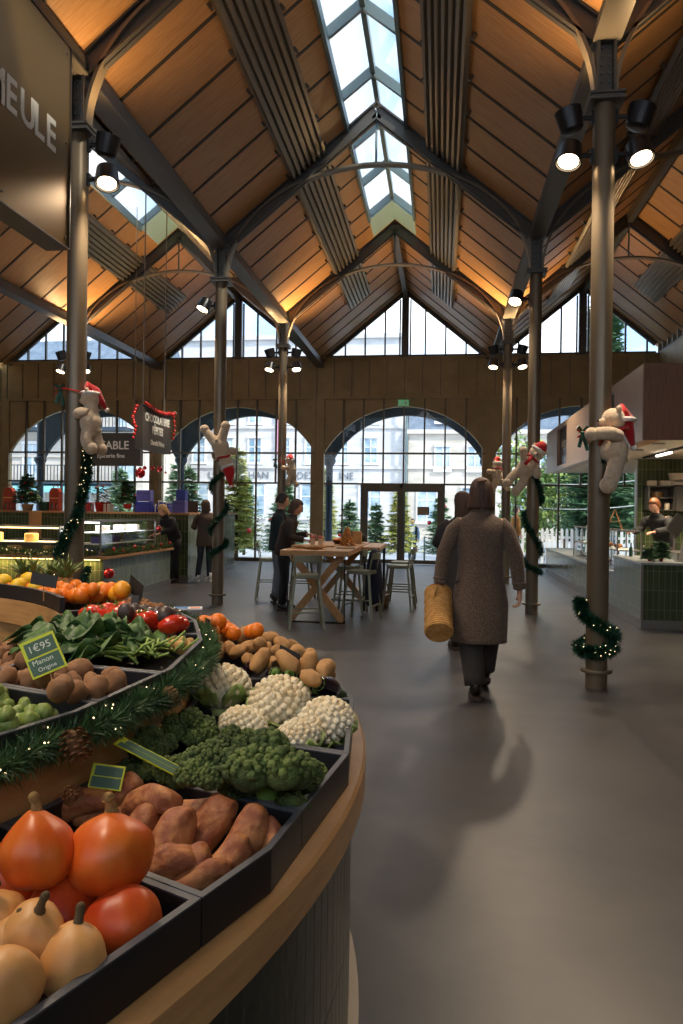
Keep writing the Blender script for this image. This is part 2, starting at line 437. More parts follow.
# ---- spotlights
def spotlight(pos, d, lit, lab, mount):
    """pos = lamp centre, d = direction of its lens, mount = column axis"""
    d = Vector(d).normalized(); pos = Vector(pos)
    t = thing('spotlight', lab, 'spotlight', pos, 0, 'spotlights on the columns')
    q = d.to_track_quat('Z', 'Y').to_matrix().to_4x4()
    MB().lathe([(.03, -.125), (.075, -.12), (.1, -.1), (.108, -.02), (.118, .06), (.118, .075), (.106, .075), (.1, .055), (.02, .054)], 24, q).build('housing', HOUSING, t, True)
    MB().lathe([(.004, .056), (.088, .057), (.088, .063), (.004, .064)], 24, q).build('lens', LAMP_WARM if lit else LAMP_UP, t)
    h = Vector((mount[0] - pos.x, mount[1] - pos.y, 0)); e = h - h.normalized() * .09
    MB().cyl((0, 0, 0), e, .022, 8).build('arm', HOUSING, t)
    MB().bar(e - Vector((0, 0, .06)), e + Vector((0, 0, .06)), .05, .04, Vector((0, 1, 0))).build('bracket', HOUSING, t)
    l = bpy.data.lights.new('spot_lamp', 'SPOT'); l.specular_factor = .12; l.spot_size = math.radians(110 if lit else 140); l.spot_blend = .7
    l.energy = LIT_W if lit else (UP_W * (.26 if pos.y < 9 else 1)); l.color = (1, .80, .58) if lit else (1, .62, .28); l.shadow_soft_size = .09
    o = bpy.data.objects.new('spot_lamp', l); COL.objects.link(o); o.parent = t; o.location = d * .14
    o.rotation_euler = d.to_track_quat('-Z', 'Y').to_euler()
    return t
LIT_W, UP_W = 165, 140
def cluster(x, y, cname, sides=(-1, 1), yo=-.02):
    for s in sides:
        side = 'left' if s < 0 else 'right'
        spotlight((x + s * .30, y + yo, 4.70), (s * .14, -.30, -.93), True, f'lit lower spotlight on the {side} side of the {cname}', (x, y))
        spotlight((x + s * .30, y + yo, 5.03), (s * .25, -.1, .95), False, f'upward shining upper spotlight on the {side} side of the {cname}', (x, y))
cluster(VX[3], TR[0], 'nearest right column'); cluster(VX[2], TR[0], 'nearest left column', (1,))
cluster(VX[2], TR[2], 'farthest left column'); cluster(VX[3], TR[2], 'farthest right column'); cluster(VX[1], TR[2], 'left aisle column', yo=-.1)
for x, y, l in ((-2.0, 1.2, 'added unseen spotlight over the near side of the produce stall'), (-2.9, 3.0, 'added unseen spotlight over the far side of the produce stall')):  # unseen lamps added to brighten the stall, their rods made up
    sp_ = spotlight((x, y, 4.3), (.15, .1, -.95), True, l, (x + .12, y)); MB().cyl((.03, 0, 0), (.03, 0, zroof(CX[2], x) + .01 - 4.3), .012, 6).build('added_rod', HOUSING, sp_)
spotlight((VX[2] - .28, TR[1] - .02, 4.78), (-.3, -.3, -.85), True, 'single lit spotlight on the middle left column', (VX[2], TR[1]))
spotlight((VX[3] - .3, TR[1] - .02, 4.78), (-.2, -.4, -.85), True, 'single lit spotlight on the middle right column', (VX[3], TR[1]))

# ---- corrugated strips hung under the slopes
def louver(c, s, y0, y1, lab):
    t0, t1 = .82, 1.36; n = 7; pts = []
    ux = Vector((s, 0, -SL)).normalized(); nn = Vector((-s * SL, 0, -1)).normalized()
    o = Vector((c, 0, ZR)); w0, w1 = t0 / ux.x * s, t1 / ux.x * s
    for i in range(n):
        a = w0 + (w1 - w0) * i / n; st = (w1 - w0) / n
        for fr, hh in ((0, .03), (.12, .03), (.28, .085), (.72, .085), (.88, .03)): pts.append(o + ux * (a + fr * st) + nn * (hh + .03))
    pts.append(o + ux * w1 + nn * .06)
    top = [p - nn * .012 for p in pts]
    ring0 = pts + top[::-1]
    L = [[p + Vector((0, y, 0)) for p in ring0] for y in (y0, y1)]
    m = len(ring0); vs = L[0] + L[1]; fs = [(k, (k + 1) % m, m + (k + 1) % m, m + k) for k in range(m)]
    k0 = len(pts)
    for base in (0, m):
        for k in range(k0 - 1): fs.append((base + k, base + k + 1, base + m - 2 - k, base + m - 1 - k))
    mb = MB().add(vs, fs)
    t = thing('corrugated_ceiling_panel', lab, 'ceiling panel', (0, 0, 0), 0, 'corrugated strips under the roof')
    mb.build('corrugated_sheet', LOUVER, t)
    h = MB(); y = y0 + .5
    while y < y1:
        for w in (w0 - .03, w1 + .03): h.bar(o + ux * w + nn * .07 + Vector((0, y, 0)), o + ux * w - nn * .0 + Vector((0, y, 0)), .05, .03)
        y += .787
    h.build('hanger', STEEL, t)
    p = MB()
    for i in range(n):
        q = o + ux * (w0 + (w1 - w0) * (i + .5) / n) + nn * .075
        p.cyl(q + Vector((0, y1 - .02, 0)), q + Vector((0, y1 + .07, 0)), .022, 8)
    p.build('pipe_end', STEEL, t)
segs = [(1.2, TR[0] - .12), (TR[0] + .12, TR[1] - .12), (TR[1] + .12, TR[2] - .12), (TR[2] + .12, 19.0)]
sn = ['in the bay nearest the camera', 'in the second bay', 'in the third bay', 'in the last bay before the end wall']
for ci in (0, 1, 2, 3):
    for s in (-1, 1):
        for k, (a, b) in enumerate(segs):
            if ci == 0 and k < 3 or (ci == 0 and s < 0) or (ci == 3 and s > 0 and k < 2): continue
            louver(CX[ci], s, a, b, f'corrugated grey metal strip under the {"left" if s < 0 else "right"} slope {["of the far left aisle roof", "of the left aisle roof", "of the nave roof", "of the right aisle roof"][ci]}, {sn[k]}')

# ---- end wall
zs, zb, z1, z2 = 5.94, 4.80, 3.18, 2.30
BX = [(-13.35, -8.435), (-8.435, -3.525), (-3.525, 1.385), (1.385, 6.0)]
def arch(c, x, r=2.67, zc=1.86): return zc + math.sqrt(max(0, r * r - (x - c) ** 2))
wb = MB().box(-16, 6, DW, DW + .2, zb, zs).box(-16, 6, DW - .05, DW + .2, zs - .04, zs + .03).box(-16, 6, DW - .05, DW + .2, zb - .05, zb + .02)
for ci, c in enumerate(CX):
    n = 40; xs = [c - 2.33 + 4.66 * i / n for i in range(n + 1)]
    for a, b in zip(xs, xs[1:]):
        if a > 6: continue
        za, zb_ = arch(c, a), arch(c, b)
        vs = [(a, DW + .02, za), (b, DW + .02, zb_), (b, DW + .02, 4.8), (a, DW + .02, 4.8)]
        wb.add(vs + [(x, y + .12, z) for x, y, z in vs], [(0, 1, 2, 3), (7, 6, 5, 4), (0, 4, 5, 1), (2, 6, 7, 3)])
for v in VX[:4]: wb.box(v - .24 - .0, v + .14, DW - .06, DW + .14, 0, 4.8)
for v in VX[:4]: wb.box(v - .14, v - .1, DW - .1, DW, 0, 4.8)
wb.box(-16, -13.5, DW, DW + .1, 0, 4.8)
struct(wb.build('wall_back', BRONZE))
rb = MB(); x = -1.07 - .51 * 28
while x < 5.9:
    rb.box(x - .012, x + .012, DW - .03, DW, zb + .02, zs - .04); x += .51
struct(rb.build('trim_2', STEELC))
for ci, c in enumerate(CX):
    fr = MB(); 
    for k in range(-3, 4):
        x = c + k * .585 if ci == 2 else c + k * .585
        if x > 5.8: continue
        z0 = 0 if k % 2 else z2
        if ci == 2: z0 = 0 if k == 3 or k == -3 else z2
        fr.box(x - .022, x + .022, DW - .07, DW + .02, z0, zb - .05)
    e0, e1 = c - 2.3, min(c + 2.36, 5.85)
    for z in (z1, z2): fr.box(e0, e1, DW - .065, DW + .02, z - .025, z + .025)
    if ci == 2: fr.box(e0, -2.29, DW - .065, DW + .03, 0, .1).box(.116, e1, DW - .065, DW + .03, 0, .1)
    else: fr.box(e0, e1, DW - .065, DW + .03, 0, .1)
    w = struct(fr.build('window_%d' % (ci + 1), FRAME))
    g = MB()
    if ci == 2: g.box(e0, e1, DW + .03, DW + .04, z2, 4.6).box(e0, -2.29, DW + .03, DW + .04, .1, z2).box(.116, e1, DW + .03, DW + .04, .1, z2)
    else: g.box(e0, e1, DW + .03, DW + .04, .1, 4.6)
    g.build('pane', GLASS, w)
    # gable glazing
    fr = MB(); e1 = min(c + HS - .15, 5.8)
    for k in range(-4, 5):
        x = c + k * .575 * 1.0
        if x > 5.8: continue
        if k: fr.box(x - .022, x + .022, DW - .05, DW + .03, zs, zroof(c, x) - .06)
    fr.box(c - .1, c + .1, DW - .1, DW + .03, zs, ZR - .15); fr.box(c - .17, c - .13, DW - .06, DW + .03, zs, ZR - .3).box(c + .13, c + .17, DW - .06, DW + .03, zs, ZR - .3)
    for s in (-1, 1):
        xe = c + s * (HS - .1) if not (ci == 3 and s > 0) else 5.8
        fr.bar((xe, DW, zroof(c, xe) - .06), (c, DW, ZR - .06), .08, .12)
    fr.box(c - HS + .1, e1, DW - .05, DW + .03, zs + .03, zs + .07)
    w = struct(fr.build('window_%d' % (ci + 5), STEEL))
    p = [(c - HS + .12, zs + .05), (e1, zs + .05)] + ([(e1, zroof(c, e1) - .08)] if ci == 3 else []) + [(c, ZR - .12)]
    M = Matrix(((1, 0, 0, 0), (0, 0, 1, DW + .035), (0, 1, 0, 0), (0, 0, 0, 1)))
    MB().prism(p, 0, .01, M).build('pane', GLASS, w)
# ---- the double glass door in the central bay
def door(x0, x1, n, handle_x):
    f = MB().box(x0, x0 + .07, DW - .05, DW + .03, .02, 2.16).box(x1 - .07, x1, DW - .05, DW + .03, .02, 2.16).box(x0 + .07, x1 - .07, DW - .05, DW + .03, 2.08, 2.16).box(x0 + .07, x1 - .07, DW - .05, DW + .03, .02, .13)
    d = struct(f.build('door_%d' % n, FRAME)); MB().box(x0 + .07, x1 - .07, DW - .01, DW, .13, 2.08).build('pane', GLASS, d)
    h = MB().cyl((handle_x, DW - .11, .25), (handle_x, DW - .11, 1.98), .018, 8)
    for z in (.4, 1.8): h.cyl((handle_x, DW - .11, z), (handle_x, DW - .04, z), .01, 6)
    h.build('door_handle', STEELB, d)
door(-2.15, -1.16, 1, -1.2); door(-1.08, -.02, 2, -1.04)
struct(MB().box(-2.29, -2.15, DW - .07, DW + .05, 0, z2).box(-1.16, -1.08, DW - .07, DW + .05, 0, z2).box(-.02, .12, DW - .07, DW + .05, 0, z2).box(-2.15, -.02, DW - .07, DW + .05, 2.16, z2).box(-2.1, -1.75, DW - .12, DW - .07, 2.2, 2.27).build('trim_3', FRAME))
PAPER = mat('kraft_paper', srgb(190, 160, 130), .8)
tag(MB().box(-.66, -.32, DW - .02, DW - .012, 1.42, 1.66).build('paper_notice', PAPER), 'blank beige paper notice stuck on the right glass door', 'notice')
t = thing('exit_sign', 'small green emergency exit sign at the top of the central arch', 'sign', (-1.09, DW - .13, 4.62))
MB().box(-.15, .15, -.03, .03, -.08, .08).build('sign_box', mat('exit_green', srgb(96, 160, 110), .5, emit=srgb(120, 200, 140), es=.25), t)
EXW = mat('exit_white', srgb(235, 245, 235), .5)
arrow = MB().bar((-.1, -.034, 0), (-.02, -.034, 0), .03, .006, Vector((0, 1, 0)))
arrow.prism([(-.13, 0), (-.09, .035), (-.09, -.035)], 0, .003, plane_M((0, -.034, 0), (1, 0, 0), (0, 0, 1)))
arrow.box(.03, .1, -.034, -.031, -.055, .05); arrow.build('arrow_mark', EXW, t)
# ================================================================ OUTSIDE
PAVE = mat('pale_paving', srgb(168, 170, 172), .7, noise_=(1.2, srgb(145, 148, 152), .35, .65))
STONE = mat('pale_stone', srgb(212, 212, 214), .85, noise_=((.6, .6, 2.5), srgb(190, 190, 190), .35, .65))
STONE2 = mat('warm_stone', srgb(214, 206, 196), .85, noise_=((.5, .5, 2.), srgb(192, 184, 172), .35, .65))
SLATE = mat('slate_roof', srgb(88, 104, 122), .7, noise_=(2, srgb(110, 124, 140), .4, .6))
WINB = mat('blue_window_glass', srgb(120, 150, 172), .15, 0, noise_=((.5, .5, .9), srgb(196, 214, 226), .4, .6))
WINF = mat('white_window_frame', srgb(228, 230, 230), .6)
BLUEIRON = mat('dark_blue_iron', srgb(48, 64, 78), .5, .3)
FIR = mat('fir_green', srgb(92, 128, 96), .8, noise_=(5, srgb(150, 180, 140), .4, .62))
FIRY = mat('yellow_fir_green', srgb(150, 166, 90), .8, noise_=(5, srgb(220, 214, 130), .4, .65))  # yellower green for some of the firs
LEAFG = mat('hedge_green', srgb(88, 122, 64), .8, noise_=(3, srgb(160, 176, 96), .4, .65))
LEAFD = mat('deep_green', srgb(52, 88, 60), .8, noise_=(3, srgb(96, 132, 88), .4, .65))
BARK = mat('bark', srgb(90, 68, 50), .9)
RED = mat('christmas_red', srgb(196, 28, 24), .3, coat=.5)
g = MB().add([(-45, DW + .2, -.02), (30, DW + .2, -.02), (30, 30, -.5), (-45, 30, -.5), (30, 75, -.5), (-45, 75, -.5)], [(0, 1, 2, 3), (3, 2, 4, 5)])
struct(g.build('floor_outside', PAVE))

def facade(name, lab, x0, x1, y, ztop, wins, m, roof=None, extra=None):
    t = thing(name, lab, 'building', (x0, y, -.5))
    off = Vector((x0, y, -.5))
    mb = MB().box(x0, x1, y, y + 8, -.5, ztop)
    for z in (4.6, 7.6, 10.6):
        if z < ztop - .5: mb.box(x0 - .05, x1 + .05, y - .15, y, z, z + .22)
    mb.box(x0 - .1, x1 + .1, y - .3, y, ztop - .3, ztop)
    mb.move(lambda p: p - off).build('wall', m, t)
    if roof:
        r = MB(); vs = [(x0, y - .2, ztop), (x1, y - .2, ztop), (x1, y + 2, ztop + roof), (x0, y + 2, ztop + roof), (x0, y + 8, ztop), (x1, y + 8, ztop), (x1, y + 6, ztop + roof), (x0, y + 6, ztop + roof)]
        r.add(vs, [(0, 1, 2, 3), (3, 2, 6, 7), (7, 6, 5, 4), (0, 3, 7, 4), (1, 5, 6, 2)]); r.move(lambda p: p - off).build('roof', SLATE, t)
    for (cx, z0, z1, w) in wins:
        p = MB().box(cx - w / 2, cx + w / 2, y - .06, y - .02, z0, z1).move(lambda p: p - off).build('window', WINB, t)
        f = MB().box(cx - w / 2 - .18, cx + w / 2 + .18, y - .2, y, z0 - .22, z0 - .02).box(cx - w / 2 - .16, cx + w / 2 + .16, y - .18, y, z1 + .02, z1 + .2)
        f.box(cx - w / 2 - .12, cx - w / 2, y - .12, y, z0, z1).box(cx + w / 2, cx + w / 2 + .12, y - .12, y, z0, z1)
        f.box(cx - .04, cx + .04, y - .1, y - .05, z0, z1).box(cx - w / 2, cx + w / 2, y - .1, y - .05, z0 + (z1 - z0) * .62, z0 + (z1 - z0) * .62 + .06)
        f.move(lambda p: p - off).build('window_frame', WINF, p)
    return t, off
wl = []
for i in range(10):
    x = -5.2 - 2.2 * i
    wl += [(x, 5.1, 6.85, .9), (x, 8.1, 9.9, .9), (x, 11.1, 12.8, .9)]
    if i % 2 == 0: wl.append((x, 1.0, 3.4, 1.5))
tA, oA = facade('stone_building', 'long pale stone building with rows of blue windows across the street', -27, -2.62, 55, 14.6, wl, STONE)
LET = mat('facade_lettering', srgb(110, 118, 128), .8)
for s, x in (("L'", -17.4), ('HAN', -13.7), ('RODEZ', -10.6), ('INE', -7.0)):
    text('lettering', s, .75, LET, tA, plane_M(Vector((x, 54.93, 4.05)) - oA, (1, 0, 0), (0, 0, 1)), .02)
PINK = mat('pink_banner', srgb(214, 150, 176), .7)
MB().box(-16.5, -16.2, 54.7, 54.74, 6.2, 9.2).box(-16.4, -16.3, 54.74, 55, 9.0, 9.1).move(lambda p: p - oA).build('banner', PINK, tA)
MB().box(-12.3, -11.85, 54.7, 54.74, 5.6, 9.4).box(-12.1, -12.0, 54.74, 55, 9.2, 9.3).move(lambda p: p - oA).build('banner', PINK, tA)
wl = [(x, 4.6, 6.2, .95) for x in (.1, 2.4, 4.7, 7)] + [(x, 8.1, 9.6, 1.1) for x in (.2, 4.7)] + [(x, .8, 3.2, 1.3) for x in (-1, 2.2, 5.4)]
tB, oB = facade('town_house', 'lower stone house with slate roof right of the grey drainpipe across the street', -2.4, 12, 54.5, 7.45, wl, STONE2, 3.2)
tag(MB().cyl((-2.52, 54.3, -.5), (-2.52, 54.3, 9.5), .1, 10).build('drainpipe', STEELB), 'grey drainpipe between the two stone buildings across the street', 'pipe')
wl = []
for i in range(7):
    x = -38 + 3.1 * i; wl += [(x, 3.3, 5.4, 1.1), (x, 6.6, 8.8, 1.1), (x, .2, 2.4, 1.5)]
tC, oC = facade('balcony_building', 'cream building with railed balconies at far left across the street', -42, -18.3, 44, 10.4, wl, STONE2, 2)
for z in (3.1, 6.4):
    r = MB().box(-41, -19, 42.9, 44, z - .2, z).bar((-41, 43, z + .95), (-19, 43, z + .95), .06, .05)
    x = -41
    while x < -19: r.box(x - .02, x + .02, 42.98, 43.02, z, z + .95); x += .22
    r.move(lambda p: p - oC).build('balcony', BLUEIRON, tC)
AWN = mat('teal_awning', srgb(130, 190, 196), .7)
aw = MB().add([(-36, 42.2, 2.55), (-20, 42.2, 2.55), (-20, 44, 3.0), (-36, 44, 3.0), (-36, 42.2, 2.35), (-20, 42.2, 2.35)], [(0, 1, 2, 3), (0, 1, 5, 4)])
aw.move(lambda p: p - oC).build('awning', AWN, tC, solid=.05)

# iron arcade standing just outside the glass wall
t = thing('iron_arcade', 'dark blue iron arcade with arches just outside the glass wall', 'arcade', (-1.07, 23.4, 0))
ac = MB()
for ci, c in enumerate(CX):
    n = 30; xs = [c - 2.36 + 4.72 * i / n for i in range(n + 1)]
    for a, b in zip(xs, xs[1:]):
        za, zb_ = arch(c, a, 2.62, 1.92) - .02, arch(c, b, 2.62, 1.92) - .02
        vs = [(a, 23.35, za), (b, 23.35, zb_), (b, 23.35, za + .35 if za > 9 else 5.0), (a, 23.35, 5.0)]
        vs = [(a, 23.32, za), (b, 23.32, zb_), (b, 23.32, 5.1), (a, 23.32, 5.1)]
        ac.add(vs + [(x, y + .16, z) for x, y, z in vs], [(0, 1, 2, 3), (7, 6, 5, 4), (0, 4, 5, 1), (2, 6, 7, 3)])
ac.box(-14, 7, 22.9, 23.6, 5.1, 5.25)
ac.move(lambda p: p - Vector((-1.07, 23.4, 0))).build('arch_band', BLUEIRON, t)
for v in VX:
    c = MB().lathe([(.17, -.1), (.17, .3), (.115, .4), (.11, 2.9), (.2, 3.05), (.2, 3.15), (.12, 3.2), (.12, 5.1)], 14, Matrix.Translation((v + 1.07, 0, 0)))
    c.build('post', BLUEIRON, t, True)

def conifer(name, lab, x, y, z0, h, r, m, n=2600, group='fir trees outside', seed=0, cat='christmas tree', baubles=0):
    q = random.Random(seed); t = thing(name, lab, cat, (x, y, z0), 0, group)
    MB().cyl((0, 0, 0), (0, 0, h * .95), .05 * h / 2.5, 7, .01).build('trunk', BARK, t)
    mb = MB(); tiers = int(8 + h * 3)
    for i in range(tiers):
        f = i / tiers; zz = h * (.14 + .84 * f); rr = r * (1 - f) ** .85 + .03
        nb = max(5, int(13 * (1 - f) + 4))
        for b in range(nb):
            a = 2 * PI * (b + q.random()) / nb; L = rr * q.uniform(.6, 1.18); dr = -L * .28; zz = h * min(.97, max(.12, .14 + .84 * f + q.uniform(-.6, .6) / tiers))
            base = Vector((0, 0, zz)); tip = Vector((math.cos(a) * L, math.sin(a) * L, zz + dr + L * .12))
            k = max(4, int(n / (tiers * nb)))
            for j in range(k):
                s = q.uniform(.12, 1); p = base.lerp(tip, s) + Vector((0, 0, -s * (1 - s) * L * .3))
                w = .04 * h / 2.5 * (1.35 - s) + .022; ang = a + q.choice((-1, 1)) * q.uniform(.5, 1.3)
                e = p + Vector((math.cos(ang), math.sin(ang), q.uniform(-.35, .3))) * w * 4.2
                u = Vector((-math.sin(ang), math.cos(ang), q.uniform(-.8, .8))) * w * .55
                mb.add([p - u, p + u, e], [(0, 1, 2)])
    for j in range(40):
        a = q.random() * 2 * PI; mb.add([(0.02 * math.cos(a), .02 * math.sin(a), h * .9), (-.02 * math.cos(a), 0, h * .93), (.05 * h * math.cos(a) * .5, .05 * h * math.sin(a) * .5, h * 1.0)], [(0, 1, 2)])
    mb.build('foliage', m, t)
    if baubles:
        for j in range(baubles):
            f = q.uniform(.12, .85); a = q.random() * 2 * PI; rr = (r * (1 - f) ** .85) * 1.0; bs = .035 * h / .8
            MB().ell((math.cos(a) * rr, math.sin(a) * rr, h * (.14 + .8 * f) - rr * .15), min(bs, .09), 10, 7).build('bauble', RED, t, 'all')
    return t
firs = [  # x, y, z0, h, r, material, label
 (-1.52, 28, -.2, 2.55, .85, FIRY, 'yellow green fir outside the left glass door', 0),
 (.0, 29.6, -.3, 2.5, .85, FIR, 'dark fir with red baubles outside the right glass door', 5),
 (-3.3, 27, -.25, 2.2, .85, FIR, 'fir just right of the left pilaster of the central window', 0),
 (-2.45, 28.5, -.25, 2.1, .6, FIR, 'slender fir beside the left door jamb, outside', 1),
 (-7.1, 25.4, -.2, 3.9, 1.0, FIRY, 'tall pale green fir left of the farthest left column', 3),
 (-9.0, 25.8, -.2, 3.3, 1.0, FIR, 'bluish fir seen just right of the middle left column', 2),
 (-5.6, 26.6, -.2, 2.9, 1.05, FIR, 'bushy blue green fir behind the standing couple', 3),
 (-4.5, 28.6, -.3, 3.5, .9, FIRY, 'fir seen over the heads of the couple at the table', 1),
 (-10.3, 28.3, -.25, 3.6, 1.2, FIR, 'wide fir seen left of the middle left column', 0),
 (-12.4, 27.6, -.3, 3.4, 1.1, FIR, 'fir at the left end of the row outside the second arch', 0),
 (-7.9, 29.4, -.35, 3.2, 1.1, FIR, 'fir low behind the pale green one, left of the farthest left column', 2),
 (-6.2, 29.0, -.35, 3.0, 1.05, FIR, 'fir between the pale green one and the couple, farther back', 4),
 (1.4, 27.8, -.25, 2.5, .8, FIR, 'fir seen right above the second walking woman, outside', 0)]
for i, (x, y, z, h, r, m, l, b) in enumerate(firs): conifer('fir_tree', l, x, y, z, h, r, m, 4200, seed=i, baubles=b)
conifer('fir_tree', 'very tall dark fir seen through the right aisle gable glass', 5.9, 28.6, -.4, 9.9, 2.0, LEAFD, 6000, seed=40, cat='tree', group=None)

def bush(lab, x, y, z0, h, r, m, n=3200, seed=0, lf=.11):
    q = random.Random(seed); t = thing('leafy_tree', lab, 'tree', (x, y, z0), 0, 'green trees behind the white fence')
    MB().cyl((0, 0, 0), (0, 0, h * .6), .1, 8, .05).build('trunk', BARK, t)
    mb = MB(); blobs = [(Vector((q.uniform(-.6, .6) * r, q.uniform(-.5, .5) * r, h * q.uniform(.2, .85))), r * q.uniform(.35, .6)) for _ in range(16)]
    for _ in range(n):
        c, rr = q.choice(blobs); d = Vector((q.gauss(0, 1), q.gauss(0, 1), q.gauss(0, 1))).normalized(); p = c + d * rr * q.uniform(.75, 1.05)
        u = Vector((q.gauss(0, 1), q.gauss(0, 1), q.gauss(0, 1))).normalized() * lf; v = d.cross(u).normalized() * lf * .7
        mb.add([p - u, p + v, p + u, p - v], [(0, 1, 2, 3)])
    mb.build('foliage', m, t)
for i, (x, y, h, r, m, l) in enumerate([(4.2, 33.5, 5.4, 2.0, LEAFG, 'light green tree behind the fence, left of the middle right column'), (7.5, 33, 5.6, 2.2, LEAFD, 'dark green tree behind the fence, just right of the middle right column'),
    (10.0, 31, 6.2, 2.3, LEAFG, 'yellow green tree behind the fence under the wooden canopy'), (12.6, 33, 6.0, 2.4, LEAFD, 'dark green tree seen between the nearest right column and the tiled wall'),
    (8.6, 38, 6.8, 2.6, LEAFG, 'tall tree at the back of the green row outside'), (6.0, 37.5, 5.6, 1.9, LEAFD, 'tree behind the ochre jacket at the back of the green row')]):
    bush(l, x, y, -.5, h, r, m, seed=i + 60)
t = thing('picket_fence', 'white wooden picket fence outside the right window', 'fence', (1.7, 24.8, -.1))
k = 0; x = 0
pk = MB()
while x < 6.5:
    pk.prism([(x, 0), (x + .085, 0), (x + .085, 1.08), (x + .042, 1.15), (x, 1.08)], -.01, .01, Matrix(((1, 0, 0, 0), (0, 0, 1, 0), (0, 1, 0, 0), (0, 0, 0, 1)))); x += .155
pk.build('picket_row', WHITE, t)
MB().box(0, 6.5, .012, .05, .25, .33).box(0, 6.5, .012, .05, .8, .88).build('rail', WHITE, t)
# light strings hung among the trees
ls = MB(); CORD = mat('pale_light_string', srgb(220, 225, 225), .6)
for i, z in enumerate((3.35, 2.6, 1.85)):
    p = [(1.42 + 4.84 * j / 16, 23.3 - .1 * math.sin(PI * j / 16), z - .2 * math.sin(PI * j / 16)) for j in range(17)]
    tag(MB().tube(p, .012, 5).build('light_string', CORD), ['upper', 'middle', 'lowest'][i] + ' pale light string hung between the arcade posts at right', 'light string')
def star(x, z, lab, up_=.3):
    mb = MB()
    for k in range(6):
        a = k * PI / 3; d = Vector((math.cos(a), 0, math.sin(a))) * .17
        mb.bar((0, 0, 0), d, .03, .03, Vector((0, 1, 0)))
        for s in (.5, .8):
            for w in (-.6, .6): e = d * s; mb.bar(e, e + Vector((math.cos(a + w), 0, math.sin(a + w))) * .06, .02, .02, Vector((0, 1, 0)))
    mb.cyl((0, 0, .15), (0, 0, up_), .005, 5); tag(mb.build('snowflake', WHITE, loc=(x, 23.2, z)), lab, 'decoration')
star(4.85, 2.55, 'white snowflake decoration on the strings, farther right one'); star(3.2, 2.9, 'white snowflake decoration on the strings, beside the leaning bear')
tag(MB().ell((0, 0, .2), .2, 18, 12).lathe([(.1, -.06), (.12, -.02), (.07, .02)], 14).build('ball_bollard', mat('grey_granite', srgb(120, 122, 126), .6), None, 'all', loc=(.12, 28.3, -.38)), 'grey round ball bollard on the paving outside the right door', 'bollard')
tag(MB().lathe([(.035, 0), (.035, .95), (.02, 1.0)], 12).build('post_bollard', STEELB, None, True, loc=(-.6, 29, -.44)), 'slim grey post bollard standing beside the man outside', 'bollard')
# ================================================================ KIOSKS, SIGNS AND WHAT STANDS ON THEM
GR = srgb(150, 148, 130)
T1, T2 = srgb(62, 78, 50), srgb(84, 96, 62)
TILEX = tile_mat('green_tile_facing', T1, T2, GR, .075, .26)
TILEY = tile_mat('green_tile_lit_side', srgb(112, 128, 120), srgb(130, 144, 136), GR, .075, .26, .10, 'y')  # same green tile, window reflection painted in as paler blue grey
STAIN = mat('brushed_steel', srgb(150, 146, 140), .3, .8)
COUNTER = mat('pale_worktop', srgb(176, 182, 184), .25)
KWOODF = mat('canopy_brown_wood', srgb(140, 96, 66), .5, noise_=((50, 50, 3), srgb(112, 76, 52), .3, .7))
KWOODS = mat('canopy_side_wood', srgb(186, 164, 146), .35, noise_=((50, 50, 3), srgb(160, 136, 116), .3, .7))
SOFF = mat('soffit_white', srgb(226, 212, 190), .7)
DGLASS = mat('dark_panel', srgb(44, 52, 62), .2)
LEDW = mat('led_white', (1, .93, .85, 1), emit=(1, .92, .82, 1), es=5)
LEDY = mat('led_amber', (1, .75, .35, 1), emit=(1, .62, .22, 1), es=5)
SIGN = mat('sign_bronze', srgb(128, 98, 52), .33, .65)
SIGND = mat('sign_dark', srgb(70, 62, 54), .5, .2)
LETTER = mat('sign_lettering', srgb(232, 226, 214), .5)
def rel(mb, o): v = Vector(o); return mb.move(lambda p: p - v)

# ---- right bar: tall end counter and the long low counter behind it
t = thing('bar_counter', 'tall green tiled end counter of the right kiosk, nearest the camera', 'counter', (2.68, 10.38, 0))
O = (2.68, 10.38, 0)
rel(MB().box(2.68, 5.8, 10.38, 10.39, .12, .86), O).build('tiled_front', TILEX, t)
rel(MB().box(2.68, 3.3, 10.39, 12.0, .12, .86), O).build('tiled_side', TILEY, t)
rel(MB().box(3.3, 5.8, 10.39, 10.95, .12, .86), O).build('carcass', STAIN, t)
rel(MB().box(2.675, 5.8, 10.37, 10.95, 0, .12).box(2.675, 3.3, 10.95, 12.0, 0, .12).box(2.67, 2.70, 10.368, 10.40, .12, .87), O).build('plinth', STAIN, t)
rel(MB().box(2.66, 5.8, 10.35, 11.0, .86, .895).box(2.66, 3.32, 11.0, 12.02, .86, .895), O).build('worktop', COUNTER, t, bevel=.004)
t = thing('display_counter', 'long low counter of the right kiosk reaching toward the end wall', 'counter', (2.7, 12.03, 0)); O = (2.7, 12.03, 0)
rel(MB().box(2.7, 3.3, 12.03, 19.6, .12, .6), O).build('tiled_side', TILEY, t)
rel(MB().box(2.69, 3.3, 12.03, 19.61, 0, .12), O).build('plinth', STAIN, t)
rel(MB().box(2.68, 3.34, 12.03, 19.62, .6, .64), O).build('worktop', COUNTER, t, bevel=.004)
